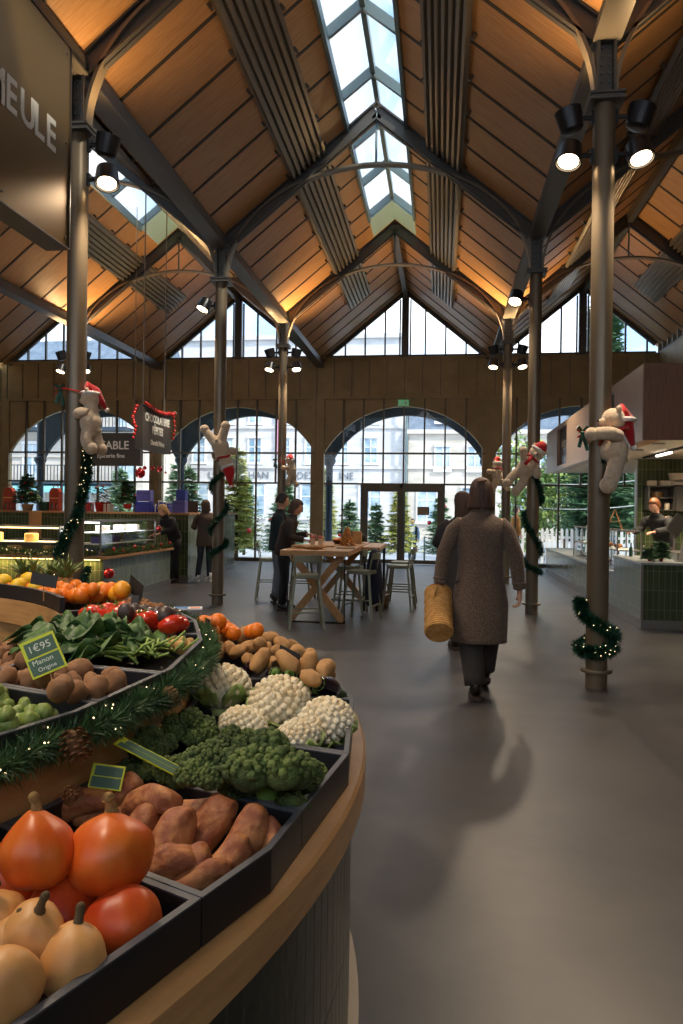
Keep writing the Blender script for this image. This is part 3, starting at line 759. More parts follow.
for i, (a, b) in enumerate(((12.3, 14.2), (14.35, 16.2))):
    t = thing('glass_display_case', ['glass display case on the low counter, nearer one', 'glass display case on the low counter, farther one'][i], 'display case', (2.8, a, .64), 0, 'glass cases on the right kiosk')
    f = MB(); h = .62; w = .36; d = b - a
    for x in (0, w):
        for y in (0, d / 2, d): f.box(x - .01, x + .01, y - .01, y + .01, 0, h)
    for z in (.01, h / 2, h): f.box(-.01, .01, 0, d, z - .01, z + .01).box(w - .01, w + .01, 0, d, z - .01, z + .01).box(0, w, -.01, .01, z - .01, z + .01).box(0, w, d - .01, d + .01, z - .01, z + .01)
    f.build('case_frame', STAIN, t); MB().box(.0, .004, 0, d, 0, h).box(0, w, 0, .004, 0, h).box(0, w, 0, d, h - .004, h).build('pane', GLASS, t)
    MB().box(.01, w - .01, .01, d - .01, h / 2 - .006, h / 2).build('shelf', WHITE, t)
PASTRY = mat('golden_pastry', srgb(196, 132, 62), .6, noise_=(20, srgb(150, 88, 38), .35, .65))
pr = None
for i in range(10):
    y = 12.45 + .34 * i + (.15 if i > 5 else 0)
    if pr is None:
        pr = MB().ell((0, 0, .035), (.07, .1, .04), 14, 8).build('pastry', PASTRY, None, 'all'); tag(pr, 'golden pastry inside the glass cases of the right kiosk', 'pastry', 'pastries in the glass cases'); pr.location = (3.0, y, .645)
    else:
        c = pr.copy(); COL.objects.link(c); c.location = (3.0 + .06 * (i % 2), y, .645 if i % 2 else .96)
# canopy
t = thing('kiosk_canopy', 'long wooden canopy box over the right kiosk', 'canopy', (2.67, 10.37, 2.53)); O = (2.67, 10.37, 2.53)
rel(MB().box(2.67, 6.6, 10.37, 10.43, 2.53, 3.555), O).build('front_board', KWOODF, t)
side = MB()
P2 = [(12.09, 12.9), (16.5, 17.8)]
ys = [10.43] + [v for p in P2 for v in p] + [19.5]
for a, b in zip(ys[::2], ys[1::2]): side.box(2.67, 2.73, a, b, 2.53, 3.555)
for a, b in P2: side.box(2.67, 2.73, a, b, 2.53, 2.62).box(2.67, 2.73, a, b, 3.46, 3.555)
rel(side, O).build('side_board', KWOODS, t)
rel(MB().box(2.73, 2.95, 10.43, 19.5, 2.54, 2.57), O).build('soffit_edge', OAK, t)
so = rel(MB().box(2.95, 6.6, 10.43, 19.5, 2.56, 2.58), O).build('soffit', SOFF, t)
rel(MB().box(2.73, 6.6, 10.43, 19.5, 3.5, 3.53).box(2.73, 6.6, 19.44, 19.5, 2.58, 3.5), O).build('top_board', KWOODF, t)
for j, (a, b) in enumerate(P2):
    pn = rel(MB().box(2.735, 2.75, a, b, 2.62, 3.46), O).build('sign_panel', DGLASS, t)
    text('lettering', ['M', 'seu'][j], .3, LETTER, pn, plane_M(Vector((2.73, (a + b) / 2 + (-.25, .15)[j], (2.95, 3.12)[j])) - Vector(O), (0, -1, 0), (0, 0, 1)), .004)
for i, (x, y) in enumerate(((3.1, 11.2), (4.2, 11.6), (3.1, 12.35), (4.9, 11.2))):
    tag(MB().lathe([(.07, -.012), (.09, -.012), (.09, 0), (.07, 0)], 18).build('downlight', STAIN, None, True, loc=(x, y, 2.558)), ['round downlight ring in the white soffit nearest the front edge', 'round downlight ring deeper in the white soffit, right one', 'round downlight ring in the white soffit beside the bear', 'round downlight ring at the right end of the white soffit'][i], 'downlight')
t = thing('linear_light', 'lit linear light in a dark track under the white soffit', 'light', (3.58, 12.6, 2.54))
MB().bar((0, 1.25, 0), (0, -1.2, 0), .05, .03).build('track', BLACK, t); MB().bar((0, .42, -.028), (0, -.32, -.028), .05, .026).build('tube', LEDW, t)
def area(name, loc, sx, sy, w, col, rot=(0, 0, 0)):
    l = bpy.data.lights.new(name, 'AREA'); l.shape = 'RECTANGLE'; l.size = sx; l.size_y = sy; l.energy = w; l.color = col
    o = bpy.data.objects.new(name, l); COL.objects.link(o); o.location = loc; o.rotation_euler = rot; return o
for x, y in ((3.75, 10.95), (4.05, 12.3), (4.9, 11.2), (4.9, 12.6), (3.45, 12.9), (3.4, 15), (3.4, 17.5)):
    l = bpy.data.lights.new('downlight_lamp', 'SPOT'); l.energy = 110; l.spot_size = 2.2; l.spot_blend = .8; l.color = (1, .8, .55); l.shadow_soft_size = .08
    o = bpy.data.objects.new('downlight_lamp', l); COL.objects.link(o); o.location = (x, y, 2.53)
# tiled wall, wall cabinet
t = thing('tiled_kiosk_wall', 'green tiled back wall under the right canopy', 'wall panel', (3.52, 14.0, 0)); O = (3.52, 14, 0)
rel(MB().box(3.52, 6.0, 14.0, 14.12, 0, 2.53), O).build('tiled_face', TILEX, t); rel(MB().box(3.5, 3.52, 13.98, 14.13, 0, 2.53), O).build('steel_edge', STAIN, t)
t = thing('wall_cabinet', 'dark grey wall cabinet with open shelves on the green tiles', 'cabinet', (3.62, 13.64, 1.6))
MB().box(0, .02, 0, .35, 0, .44).box(.42, .44, 0, .35, 0, .44).box(1.6, 1.62, 0, .35, 0, .44).box(0, 1.62, 0, .35, 0, .02).box(0, 1.62, 0, .35, .42, .44).box(.02, .42, 0, .35, .22, .235).box(0, 1.62, .33, .35, 0, .44).build('carcass', mat('cabinet_grey', srgb(96, 92, 84), .4, .3), t)
for i in range(2):
    d = MB().box(.44 + .58 * i + .01, 1.02 + .58 * i, -.018, 0, 0, .44).build('door', mat('cabinet_door_grey', srgb(104, 100, 92), .4, .3), t)
    MB().box(.97 + .58 * i, .98 + .58 * i, -.035, -.018, .1, .2).build('handle', STAIN, d)
def pot(name, lab, cat, prof, m, loc, grp=None, seg=20):
    o = MB().lathe(prof, seg).build(name, m, None, True, loc=loc); return tag(o, lab, cat, grp)
CREAM = mat('cream_ceramic', srgb(226, 210, 184), .4)
pot('serving_bowl', 'large cream serving bowl on top of the grey wall cabinet', 'bowl', [(.08, .0), (.16, .03), (.18, .15), (.17, .15), (.15, .04), (.01, .03)], CREAM, (4.18, 13.82, 2.115))
pot('plate_stack', 'stack of wide cream plates on the wall cabinet under the bowl', 'plates', [(.1, 0), (.2, .015), (.205, .07), (.01, .072)], CREAM, (4.18, 13.82, 2.042))
tag(MB().box(-.07, .07, -.07, .07, 0, .09).build('box', CREAM, bevel=.004, loc=(3.71, 13.8, 2.042)), 'small cream box at the left end of the wall cabinet top', 'box')
tag(MB().box(-.12, .12, -.08, .08, 0, .09).build('box', CREAM, bevel=.004, loc=(3.99 - .03, 13.8, 2.042)), 'wider cream box on the wall cabinet, left of the bowl', 'box')
pot('saucepan', 'steel pan with an orange band on the upper cabinet shelf', 'pan', [(.10, 0), (.11, .01), (.11, .1), (.1, .1), (.1, .02), (.01, .015)], mat('pan_metal', srgb(120, 90, 60), .3, .6), (3.8, 13.78, 1.836))
pot('storage_jar', 'pale storage jar on the lower cabinet shelf', 'jar', [(.045, 0), (.05, .01), (.05, .1), (.035, .12), (.01, .125)], CREAM, (3.97, 13.78, 1.62))
# small things on the tall end counter
GREENB = mat('bottle_green', srgb(40, 70, 50), .1); BROWNB = mat('bottle_brown', srgb(90, 50, 24), .1); SILV = mat('cutlery_steel', srgb(190, 190, 192), .2, .9)
bot = [(.032, 0), (.035, .01), (.035, .14), (.014, .19), (.013, .25), (.016, .255), (.01, .258)]
for i, (x, y, mm, s, l) in enumerate([(2.86, 11.7, GREENB, .8, 'small green bottle at the far left end of the tall counter'), (2.98, 11.45, SILV, .7, 'steel sugar shaker near the left end of the tall counter'), (3.02, 11.2, BROWNB, .8, 'brown bottle beside the miniature fir on the tall counter'),
    (3.3, 11.6, CREAM, .75, 'cream jug shaped bottle behind the miniature fir'), (3.5, 11.3, BROWNB, 1, 'brown bottle behind the menu holder on the tall counter'), (3.66, 10.75, SILV, 1.05, 'tall steel coffee flask at the right of the tall counter'), (3.6, 11.0, GREENB, .9, 'green bottle left of the steel flask'), (3.85, 10.85, CREAM, .9, 'white bottle right of the steel flask'), (3.76, 11.1, BROWNB, .85, 'brown bottle behind the steel flask')]):
    pot('bottle', l, 'bottle', [(a * s, b * s) for a, b in bot], mm, (x, y, .896 if (y < 10.99 or x < 3.32) else 1.0), 'bottles on the bar')
tag(MB().box(3.32, 5.8, 11.02, 11.75, .0, 1.0).build('coffee_machine_bench', STAIN, bevel=.006), 'steel back bench behind the tall tiled counter', 'bench')
def mini_tree(loc, h, r, lab, m=None, potm=None, n=900, seed=0, baubles=0, star_=False, pot_r=.06):
    t = conifer('small_fir', lab, loc[0], loc[1], loc[2] + pot_r * 1.1, h, r, m or FIR, n, None, seed, 'small tree', baubles)
    if potm: MB().lathe([(pot_r * .75, -pot_r * 1.1), (pot_r, 0), (pot_r * .9, 0), (.01, -.005)], 14).build('pot', potm, t, True)
    return t
mini_tree((3.02, 10.72, .896), .25, .07, 'miniature dark fir on the tall counter left of the menu holder', LEAFD, RED, 700, 5, pot_r=.03)
mini_tree((2.84, 10.62, .896), .16, .06, 'tiny fir in a red foot at the corner of the tall counter', LEAFD, RED, 400, 6, pot_r=.025)
t = thing('menu_holder', 'tall tilted clear menu holder with a grey card on the tall counter', 'menu holder', (3.32, 10.66, .896), .3)
MB().bar((-.05, -.02, .004), (.03, 0, .33), .2, .012, Vector((1, 0, 0))).build('card', mat('menu_card', srgb(176, 166, 160), .5), t); MB().box(-.1, .1, -.12, .1, 0, .012).build('base', STAIN, t)
t = thing('father_christmas_figure', 'small red and white Christmas figure on the tall counter', 'figurine', (3.6, 10.55, .896))
MB().lathe([(.05, 0), (.06, .04), (.045, .12), (.03, .16), (.01, .17)], 14).build('robe', RED, t, True)
MB().ell((0, -.005, .18), .032, 12, 8).build('face', mat('figure_skin', srgb(220, 170, 140), .6), t, 'all'); MB().ell((0, -.022, .155), (.03, .018, .035), 10, 7).build('beard', WHITE, t, 'all')
MB().lathe([(.036, .19), (.036, .205), (.02, .24), (.004, .27)], 12).build('hat', RED, t, True)
pot('round_tray', 'grey oval tray in front of the menu holder', 'tray', [(.1, 0), (.15, .012), (.155, .04), (.145, .04), (.1, .012), (.01, .01)], mat('tray_grey', srgb(70, 74, 80), .4), (3.42, 10.5, .9 - .004))
pot('mug', 'white mug right of the Christmas figure', 'mug', [(.035, 0), (.04, .01), (.04, .09), (.035, .09), (.033, .012), (.01, .01)], WHITE, (3.75, 10.55, .896))
t = thing('card_terminal', 'dark touch screen till on a stand in front of the barista', 'till', (3.42, 11.5, 1.0))
MB().box(-.06, .06, -.05, .05, 0, .01).box(-.012, .012, -.01, .01, 0, .28).build('stand', STAIN, t); MB().bar((-.05, -.03, .26), (.12, .04, .5), .03, .22, Vector((0, 0, 1))).build('screen', BLACK, t)
tag(MB().bar((0, 0, 0), (.14, 0, .34), .02, .02, Vector((0, 1, 0))).bar((.14, 0, .34), (.26, 0, 0), .02, .02, Vector((0, 1, 0))).bar((.06, .0, .14), (.21, 0, .14), .15, .01).build('menu_easel', ORANGEWOOD, loc=(2.75, 12.9, 1.27)), 'small wooden A shaped menu stand on the glass case right of the bear column', 'menu stand')

# ---- left: the tall back counter and the low L shaped counter
t = thing('back_counter', 'tall green tiled back counter with a wooden shelf top at left', 'counter', (-5.25, 15.05, 0)); O = (-5.25, 15.05, 0)
rel(MB().box(-10.6, -5.25, 15.05, 15.06, .12, 1.39), O).build('tiled_front', TILEX, t); rel(MB().box(-5.9, -5.25, 15.06, 18.6, .12, 1.39), O).build('tiled_side', TILEY, t)
rel(MB().box(-10.6, -5.9, 15.06, 15.6, .12, 1.39), O).build('carcass', SEAM, t)
rel(MB().box(-10.6, -5.24, 15.04, 15.6, 0, .12).box(-5.9, -5.24, 15.6, 18.61, 0, .12), O).build('plinth', STAIN, t)
rel(MB().box(-10.6, -5.2, 15.0, 15.62, 1.39, 1.43).box(-5.92, -5.2, 15.62, 18.65, 1.39, 1.43), O).build('wooden_top', ORANGEWOOD, t, bevel=.004)
t = thing('chocolate_counter', 'low green tiled counter with a wooden ledge under the hanging chocolate sign', 'counter', (-5.3, 11.2, 0)); O = (-5.3, 11.2, 0)
rel(MB().box(-9.8, -5.32, 11.22, 11.23, .12, .70), O).build('tiled_front', TILEX, t); rel(MB().box(-5.9, -5.3, 11.23, 14.15, .12, .70), O).build('tiled_side', TILEY, t)
rel(MB().box(-9.8, -5.9, 11.23, 11.9, .12, .70), O).build('carcass', SEAM, t)
rel(MB().box(-9.8, -5.29, 11.19, 11.9, 0, .12).box(-5.9, -5.28, 11.9, 14.16, 0, .12), O).build('plinth', STAIN, t)
rel(MB().box(-9.8, -5.24, 11.12, 11.95, .70, .74).box(-5.95, -5.24, 11.95, 14.2, .70, .74), O).build('wooden_ledge', ORANGEWOOD, t, bevel=.004)
rel(MB().box(-9.8, -5.35, 11.16, 11.18, .685, .698), O).build('light_strip', LEDY, t)
a = area('counter_strip_lamp', (-7.5, 11.14, .67), 4.2, .03, 30, (1, .6, .22)); a.data.size_y = .03
def case(lab, x0, x1, y0, y1, z0, z1, lit, sh):
    t = thing('glass_display_case', lab, 'display case', (x0, y0, z0)); w, d, h = x1 - x0, y1 - y0, z1 - z0
    f = MB()
    for x in (0, w):
        for y in (0, d): f.box(x - .012, x + .012, y - .012, y + .012, 0, h)
    for z in (.01, h): f.box(0, w, -.01, .01, z - .01, z + .01).box(0, w, d - .01, d + .01, z - .01, z + .01).box(-.01, .01, 0, d, z - .01, z + .01).box(w - .01, w + .01, 0, d, z - .01, z + .01)
    f.build('case_frame', STAIN, t); MB().box(.01, w - .01, 0, .005, .02, h - .01).box(w - .005, w, .01, d - .01, .02, h - .01).box(0, w, 0, d, h - .006, h).build('pane', GLASS, t)
    for q in sh: MB().box(.012, w - .012, .02, d - .02, q, q + .01).build('shelf', WHITE, t)
    MB().box(.03, w - .03, .03, .05, h - .03, h - .012).build('light_strip', LEDY if lit == 'y' else LEDW, t)
    area('case_lamp', (x0 + w / 2, y0 + d / 2, z1 - .03), w * .9, d * .6, 26 if lit == 'y' else 16, (1, .68, .3) if lit == 'y' else (.85, .88, 1)); return t
case('long warm lit glass case on the low counter at far left', -9.7, -6.1, 11.3, 11.8, .74, 1.2, 'y', [.2])
case('bright glass chocolate case on the low counter, right of the nearest left column', -5.95, -5.4, 11.3, 13.6, .74, 1.3, 'w', [.18, .36])
CHEESE = mat('warm_boxes', srgb(228, 182, 110), .6); BLUEBOX = mat('blue_box', srgb(44, 50, 150), .4); PURP = mat('violet_box', srgb(84, 78, 150), .45)
q = random.Random(3)
for i in range(11):
    x = -9.4 + .3 * i; h = q.uniform(.08, .16); w = q.uniform(.08, .12)
    tag(MB().lathe([(w, 0), (w, h), (w * .9, h + .01), (.01, h + .01)], 16).build('round_box', CHEESE, None, True, loc=(x, 11.5, .951 if i % 2 else .742)), 'round pale box glowing warm inside the far left glass case', 'box', 'round boxes in the far left case')
for i in range(10):
    tag(MB().box(-.1, .1, -.07, .07, 0, .11).build('chocolate_box', (BLUEBOX, PURP, CREAM)[i % 3], None, bevel=.004, loc=(-5.66 + .03 * (i % 2), 11.5 + .21 * i, (.752, .932, 1.112)[i % 3])), (('deep blue', 'violet', 'cream')[i % 3]) + ' chocolate box on a shelf of the bright chocolate case', 'box', ('blue', 'violet', 'cream')[i % 3] + ' boxes in the chocolate case')

def on_back(px, top_y=None, y=15.3): p = aty(px, 513, y); return p.x
GIFT = mat('brick_red_card', srgb(170, 62, 38), .6)
def wine_box(px, lab):
    t = thing('wine_gift_box', lab, 'gift box', (on_back(px), 15.3, 1.43), -.1, 'red wine gift boxes')
    MB().box(-.12, .12, -.06, .06, 0, .42).prism([(-.12, .42), (.12, .42), (.07, .5), (-.07, .5)], -.06, .06, Matrix(((1, 0, 0, 0), (0, 0, 1, 0), (0, 1, 0, 0), (0, 0, 0, 1)))).build('card_sleeve', GIFT, t)
    MB().tube([(-.06, 0, .48), (-.055, 0, .54), (0, 0, .56), (.055, 0, .54), (.06, 0, .48)], .01, 6).build('carry_handle', GIFT, t)
    for s in (-1, 1):
        MB().lathe([(.001, 0), (.038, .001), (.038, .14), (.014, .2), (.013, .25), (.001, .25)], 12, Matrix.Translation((s * .055, -.03, .03))).build('bottle', GREENB if s < 0 else BROWNB, t, True)
    MB().box(-.115, .115, -.0615, -.06, .27, .29).build('band', CHEESE, t)
wine_box(9.5, 'red wine gift box at the far left end of the back counter'); wine_box(55.5, 'red wine gift box just left of the nearest left column')
mini_tree((on_back(27.5), 15.3, 1.43), .68, .27, 'small decorated fir with red baubles in sacking between the wine boxes', LEAFD, mat('hessian', srgb(170, 130, 84), .9), 2600, 8, 14, pot_r=.13)
mini_tree((on_back(127.5), 15.3, 1.5), .52, .22, 'small decorated fir right of the poinsettia', LEAFD, RED, 2200, 9, 6, pot_r=.1)
pot('jar', 'dark green planter between the decorated fir and the right wine box', 'planter', [(.09, 0), (.11, .02), (.11, .2), (.09, .2), (.08, .18), (.01, .17)], GREENB, (on_back(45), 15.3, 1.43))
t = thing('poinsettia', 'red poinsettia in a red pot on the back counter', 'potted plant', (on_back(101), 15.3, 1.43))
MB().lathe([(.1, 0), (.14, .2), (.15, .21), (.13, .21), (.01, .19)], 16).build('pot', RED, t, True)
lf = MB(); br = MB(); q = random.Random(4)
for i in range(260):
    a = q.random() * 2 * PI; z = q.uniform(.22, .55); rr = .23 * q.uniform(.3, 1); p = Vector((math.cos(a) * rr, math.sin(a) * rr, z)); u = Vector((math.cos(a + q.uniform(-.8, .8)), math.sin(a), q.uniform(-.6, .2))).normalized() * .07; v = Vector((-u.y, u.x, 0)) * .45
    (lf).add([p, p + u * .5 + v, p + u, p + u * .5 - v], [(0, 1, 2, 3)])
for i in range(15):
    a = q.random() * 2 * PI; rr = .21 * math.sqrt(q.random()); c = Vector((math.cos(a) * rr, math.sin(a) * rr, .6 - rr * .5 + q.uniform(-.02, .03)))
    for k in range(8):
        b = k * PI / 4 + q.random(); u = Vector((math.cos(b), math.sin(b), -.15)) * .085; v = Vector((-u.y, u.x, 0)) * .35
        br.add([c, c + u * .5 + v, c + u, c + u * .5 - v], [(0, 1, 2, 3)])
lf.build('leaves', LEAFD, t); br.build('red_bracts', RED, t)
def gift(px, w, h, m, lab, ribbon=None, y=15.25, z=1.43, grp=None):
    t = thing('gift_box', lab, 'box', (on_back(px, y=y), y, z), 0, grp)
    MB().box(-w / 2, w / 2, -.1, .1, 0, h).build('carton', m, t, bevel=.004)
    MB().box(-w / 2 - .002, w / 2 + .002, -.102, .102, h * .72, h * .74).build('lid_seam', BLACK if not ribbon else ribbon, t)
    if ribbon: MB().box(-.012, .012, -.103, .103, 0, h + .003).ell((-.03, 0, h + .02), (.03, .015, .02), 8, 6).ell((.03, 0, h + .02), (.03, .015, .02), 8, 6).build('ribbon', ribbon, t)
gift(88.5, .16, .2, RED, 'small dark red box left of the poinsettia')
gift(108.5, .14, .17, CREAM, 'small cream gift with red ribbon right of the poinsettia', RED)
gift(144.5, .34, .23, BLUEBOX, 'large blue box at the bottom of the pair right of the second fir')
gift(144.8, .31, .24, PURP, 'violet box standing on the large blue box', None, 15.25, 1.665)
for i, px in enumerate((157, 160.5, 164, 168)): gift(px, .1, (.13, .22, .12, .2)[i], BLUEBOX, ['tiny blue box right of the violet stack', 'slim tall blue box above the vendor, left one', 'tiny blue box above the vendor', 'slim tall blue box above the vendor, right one'][i], WHITE, 15.4)
gift(180, .28, .26, PURP, 'violet box right of the vendor, lower one'); gift(182, .2, .22, BLUEBOX, 'deep blue box on the violet box right of the vendor', None, 15.25, 1.695)
tag(MB().box(-.16, .16, -.02, .02, 0, .25).build('menu_board', mat('dark_brown_board', srgb(60, 46, 40), .6), loc=(aty(191, 513, 16.4).x, 16.4, 1.43)), 'dark brown board standing on the side counter left of the standing customer', 'board')
tag(MB().lathe([(.12, 0), (.125, .02), (.125, .55), (.12, .57), (.01, .57)], 20).build('paper_roll', mat('kraft_roll', srgb(196, 140, 84), .8), None, True, loc=(aty(35, 540, 14.7).x, 14.7, .85)), 'tall kraft paper roll standing in front of the left back counter', 'paper roll')
tag(MB().box(-.5, .5, -.2, .2, 0, .848).build('side_cupboard', SEAM, bevel=.005, loc=(aty(35, 540, 14.7).x, 14.7, 0)), 'dark cupboard under the kraft paper roll', 'cupboard')
# ---- hanging signs
CABLE = mat('steel_cable', srgb(150, 140, 124), .4, .6)
t = thing('hanging_sign', 'bronze hanging sign reading chocolaterie, trimmed with red baubles', 'sign', (-5.1, 12.9, 2.55))
MB().box(-.14, 0, -.68, .68, 0, .76).build('sign_box', SIGND, t, bevel=.004)
for s, z, h in (('CHOCOLATERIE', .56, .19), ('PÉPITES', .36, .19), ('Chocolat Maison', .14, .115)):
    text('lettering', s, h, LETTER, t, plane_M((.002, 0, z), (0, 1, 0), (0, 0, 1)), .003, .007, sx=.82)
MB().cyl((-.07, -.5, .76), (-.07, -.5, 4.67), .012, 6).build('cable', CABLE, t); MB().cyl((-.07, .5, .76), (-.07, .5, 4.67), .012, 6).build('cable', CABLE, t)
TIN = mat('red_tinsel', srgb(190, 26, 22), .3, .3)
def bead_chain(pts, r, n, name, lab, m):
    q = random.Random(len(lab)); mb = MB(); P = [Vector(p) for p in pts]
    for i in range(n):
        f = i / (n - 1) * (len(P) - 1); k = min(int(f), len(P) - 2); p = P[k].lerp(P[k + 1], f - k)
        mb.ell(p + Vector((q.uniform(-1, 1), q.uniform(-1, 1), q.uniform(-1, 1))) * r * .3, r * q.uniform(.8, 1.1), 8, 6)
    mb.tube(P, r * .2, 5)
    return tag(mb.build(name, m, None, 'all'), lab, 'decoration')
bead_chain([(-5.05, 12.22 + .7 * j / 8 * 2, 3.33 - .07 * math.sin(PI * j / 8) + .0) for j in range(9)], .035, 26, 'bauble_chain', 'red bauble chain draped along the top of the chocolate sign', RED)
bead_chain([(-5.2, 12.19, 3.28), (-5.26, 12.18, 3.1), (-5.2, 12.17, 2.92), (-5.24, 12.18, 2.74)], .032, 10, 'bauble_chain', 'red bauble chain hanging down the left end of the chocolate sign', RED)
bead_chain([(-5.06, 13.61, 3.26), (-5.05, 13.63, 3.05), (-5.07, 13.61, 2.85)], .03, 6, 'bauble_chain', 'red bauble chain hanging down the right end of the chocolate sign', RED)
REDS = mat('shiny_red_bauble', srgb(190, 12, 14), .12, .5, coat=1)
def bauble(p, r, lab, top):
    t = thing('hanging_bauble', lab, 'bauble', p)
    MB().ell((0, 0, 0), r, 20, 14).build('ball', REDS, t, 'all'); MB().lathe([(r * .2, r * .97), (r * .2, r * 1.15), (r * .05, r * 1.2)], 10).cyl((0, 0, r * 1.1), (0, 0, top - p[2] + .03), .003, 5).build('cap_and_string', CABLE, t)
bauble((-5.17, 12.3, 2.13), .09, 'largest red bauble hanging under the left end of the chocolate sign', 2.55)
bauble((-5.17, 12.5, 2.23), .035, 'small red bauble hanging next to the largest one', 2.55)
bauble((-5.17, 12.85, 2.25), .04, 'small red bauble under the middle of the chocolate sign', 2.55)
bauble((-5.17, 13.2, 2.25), .06, 'medium red bauble hanging under the right part of the chocolate sign', 2.55)
bauble((-5.17, 13.5, 2.2), .022, 'tiny red bauble hanging farthest right under the chocolate sign', 2.55)
bauble((-5.25, 11.3, .47), .09, 'big shiny red bauble hanging from the chocolate counter corner', .71)
bauble((-5.13, 13.1, 1.15), .05, 'red bauble hanging beside the vendor', 2.55)
t = thing('hanging_sign', 'dark hanging sign reading la table, épicerie fine', 'sign', (-6.78, 14.5, 2.38))
MB().box(-.72, .72, -.06, .06, 0, .67).build('sign_box', SIGND, t, bevel=.004)
text('lettering', 'LA TABLE', .24, LETTER, t, plane_M((-.02, -.062, .41), (1, 0, 0), (0, 0, 1)), .003, .003, sx=.95); text('lettering', 'Épicerie fine', .12, LETTER, t, plane_M((.08, -.062, .2), (1, 0, 0), (0, 0, 1)), .003, .002)
for x in (-.55, .55): MB().cyl((x, 0, .67), (x, 0, zroof(CX[1], -6.78 + x) - 2.38), .01, 6).build('cable', CABLE, t)
t = thing('stall_sign', 'large bronze box sign with white capitals at the top left, beside the nearest left column', 'sign', (-3.3, 3.2, 3.82))
MB().box(-.2, 0, 0, 3.0, 0, 1.76).build('sign_box', SIGN, t, bevel=.004); MB().box(-.21, .012, -.0, 3.01, -.012, .0).box(-.21, .012, -.0, 3.01, 1.76, 1.772).box(-.2, .012, 3.0, 3.012, 0, 1.76).build('rim', SIGND, t)
for ch, y in zip('MEULE', (4.985, 5.222, 5.417, 5.62, 5.807)):
    text('lettering', ch, .37, LETTER, t, plane_M((.002, y - 3.2, .845), (0, 1, 0), (0, 0, 1)), .004, .008, 'LEFT', .84)
b = MB()
for y in (.1, 1.0, 2.0, 2.94):
    for z in (.08, .9, 1.68): b.cyl((0, y, z), (.006, y, z), .009, 8)
b.build('rivet', STEEL, t)
for y in (.6, 2.4): MB().cyl((-.1, y, 1.77), (-.1, y, 2.2), .02, 8).box(-.14, -.06, y - .03, y + .03, 1.78, 1.84).build('hanger', STEEL, t)
# ================================================================ THE ROUND PRODUCE STALL
SX, SY = -2.64, 1.92
TILER = tile_mat('green_tile_drum', srgb(64, 78, 62), srgb(80, 92, 74), srgb(96, 98, 86), .07, .30, .16, 'ring', .05)
RIM = mat('tray_lit_worn_edge', srgb(86, 88, 94), .45)  # paler grey paints sky light onto the worn tray edges
def pol(a, R, z=None):
    x, y = SX + R * math.cos(a), SY + R * math.sin(a); return (x, y) if z is None else Vector((x, y, z))
def ang(px, py, z): p = atz(px, py, z); return math.atan2(p.y - SY, p.x - SX)
t = thing('produce_stall', 'round tiered produce stall with oak ledge and green tiled drum', 'market stall', (SX, SY, 0))
T0 = Matrix.Identity(4)
def ring(prof, seg=128): # closed profile swept round the stall centre
    mb = MB(); n = len(prof); vs = []; fs = []
    for k in range(seg):
        a = 2 * PI * k / seg
        vs += [(r * math.cos(a), r * math.sin(a), z) for r, z in prof]
    for k in range(seg):
        b = ((k + 1) % seg) * n
        for i in range(n): fs.append((k * n + i, k * n + (i + 1) % n, b + (i + 1) % n, b + i))
    return mb.add(vs, fs)
dr = ring([(2.405, .09), (2.405, .75), (2.2, .75), (2.2, .09)], 96); o = dr.build('tiled_drum', None, t, True)
tr_ = tile_mat('green_tile_drum', srgb(30, 40, 32), srgb(40, 50, 40), srgb(78, 80, 70), .055, .36, .30, 'ring', .05)
for n_ in tr_.node_tree.nodes:
    if n_.type == 'MATH' and n_.operation == 'ADD' and abs(n_.inputs[1].default_value - 2.64) < 1e-4: n_.inputs[1].default_value = 0
    if n_.type == 'MATH' and n_.operation == 'SUBTRACT' and abs(n_.inputs[1].default_value - 1.92) < 1e-4: n_.inputs[1].default_value = 0
o.data.materials.append(tr_)
ring([(2.435, 0), (2.435, .085), (2.42, .09), (2.1, .09), (2.1, 0)]).build('plinth', mat('plinth_pale_wood', srgb(150, 134, 112), .5), t, True)
ring([(2.445, .755), (2.445, .832), (2.437, .84), (1.86, .84), (1.86, .75), (2.44, .75)]).build('oak_ledge', OAK, t, True)
ring([(1.885, .84), (1.885, 1.02), (1.46, 1.02), (1.46, .84)]).build('oak_riser', OAK, t, True)
ring([(1.86, .1), (1.86, .838), (1.62, .838), (1.62, .1)]).build('inner_cabinet', TRAYM, t, True)
def arcband(a0, a1, r0, r1, z0, z1, n=30):
    A = [(r1 * math.cos(a0 + (a1 - a0) * i / n), r1 * math.sin(a0 + (a1 - a0) * i / n)) for i in range(n + 1)]; B = [(r0 * math.cos(a0 + (a1 - a0) * i / n), r0 * math.sin(a0 + (a1 - a0) * i / n)) for i in range(n + 1)]
    return MB().strip(A, B, z0, z1)
arcband(math.radians(38), math.radians(125), 1.43, 1.458, 1.0, 1.108).build('oak_back_board', OAK, t, True)
arcband(math.radians(38), math.radians(125), 1.435, 1.456, 1.109, 1.172).build('tray_back_board', TRAYM, t, True)

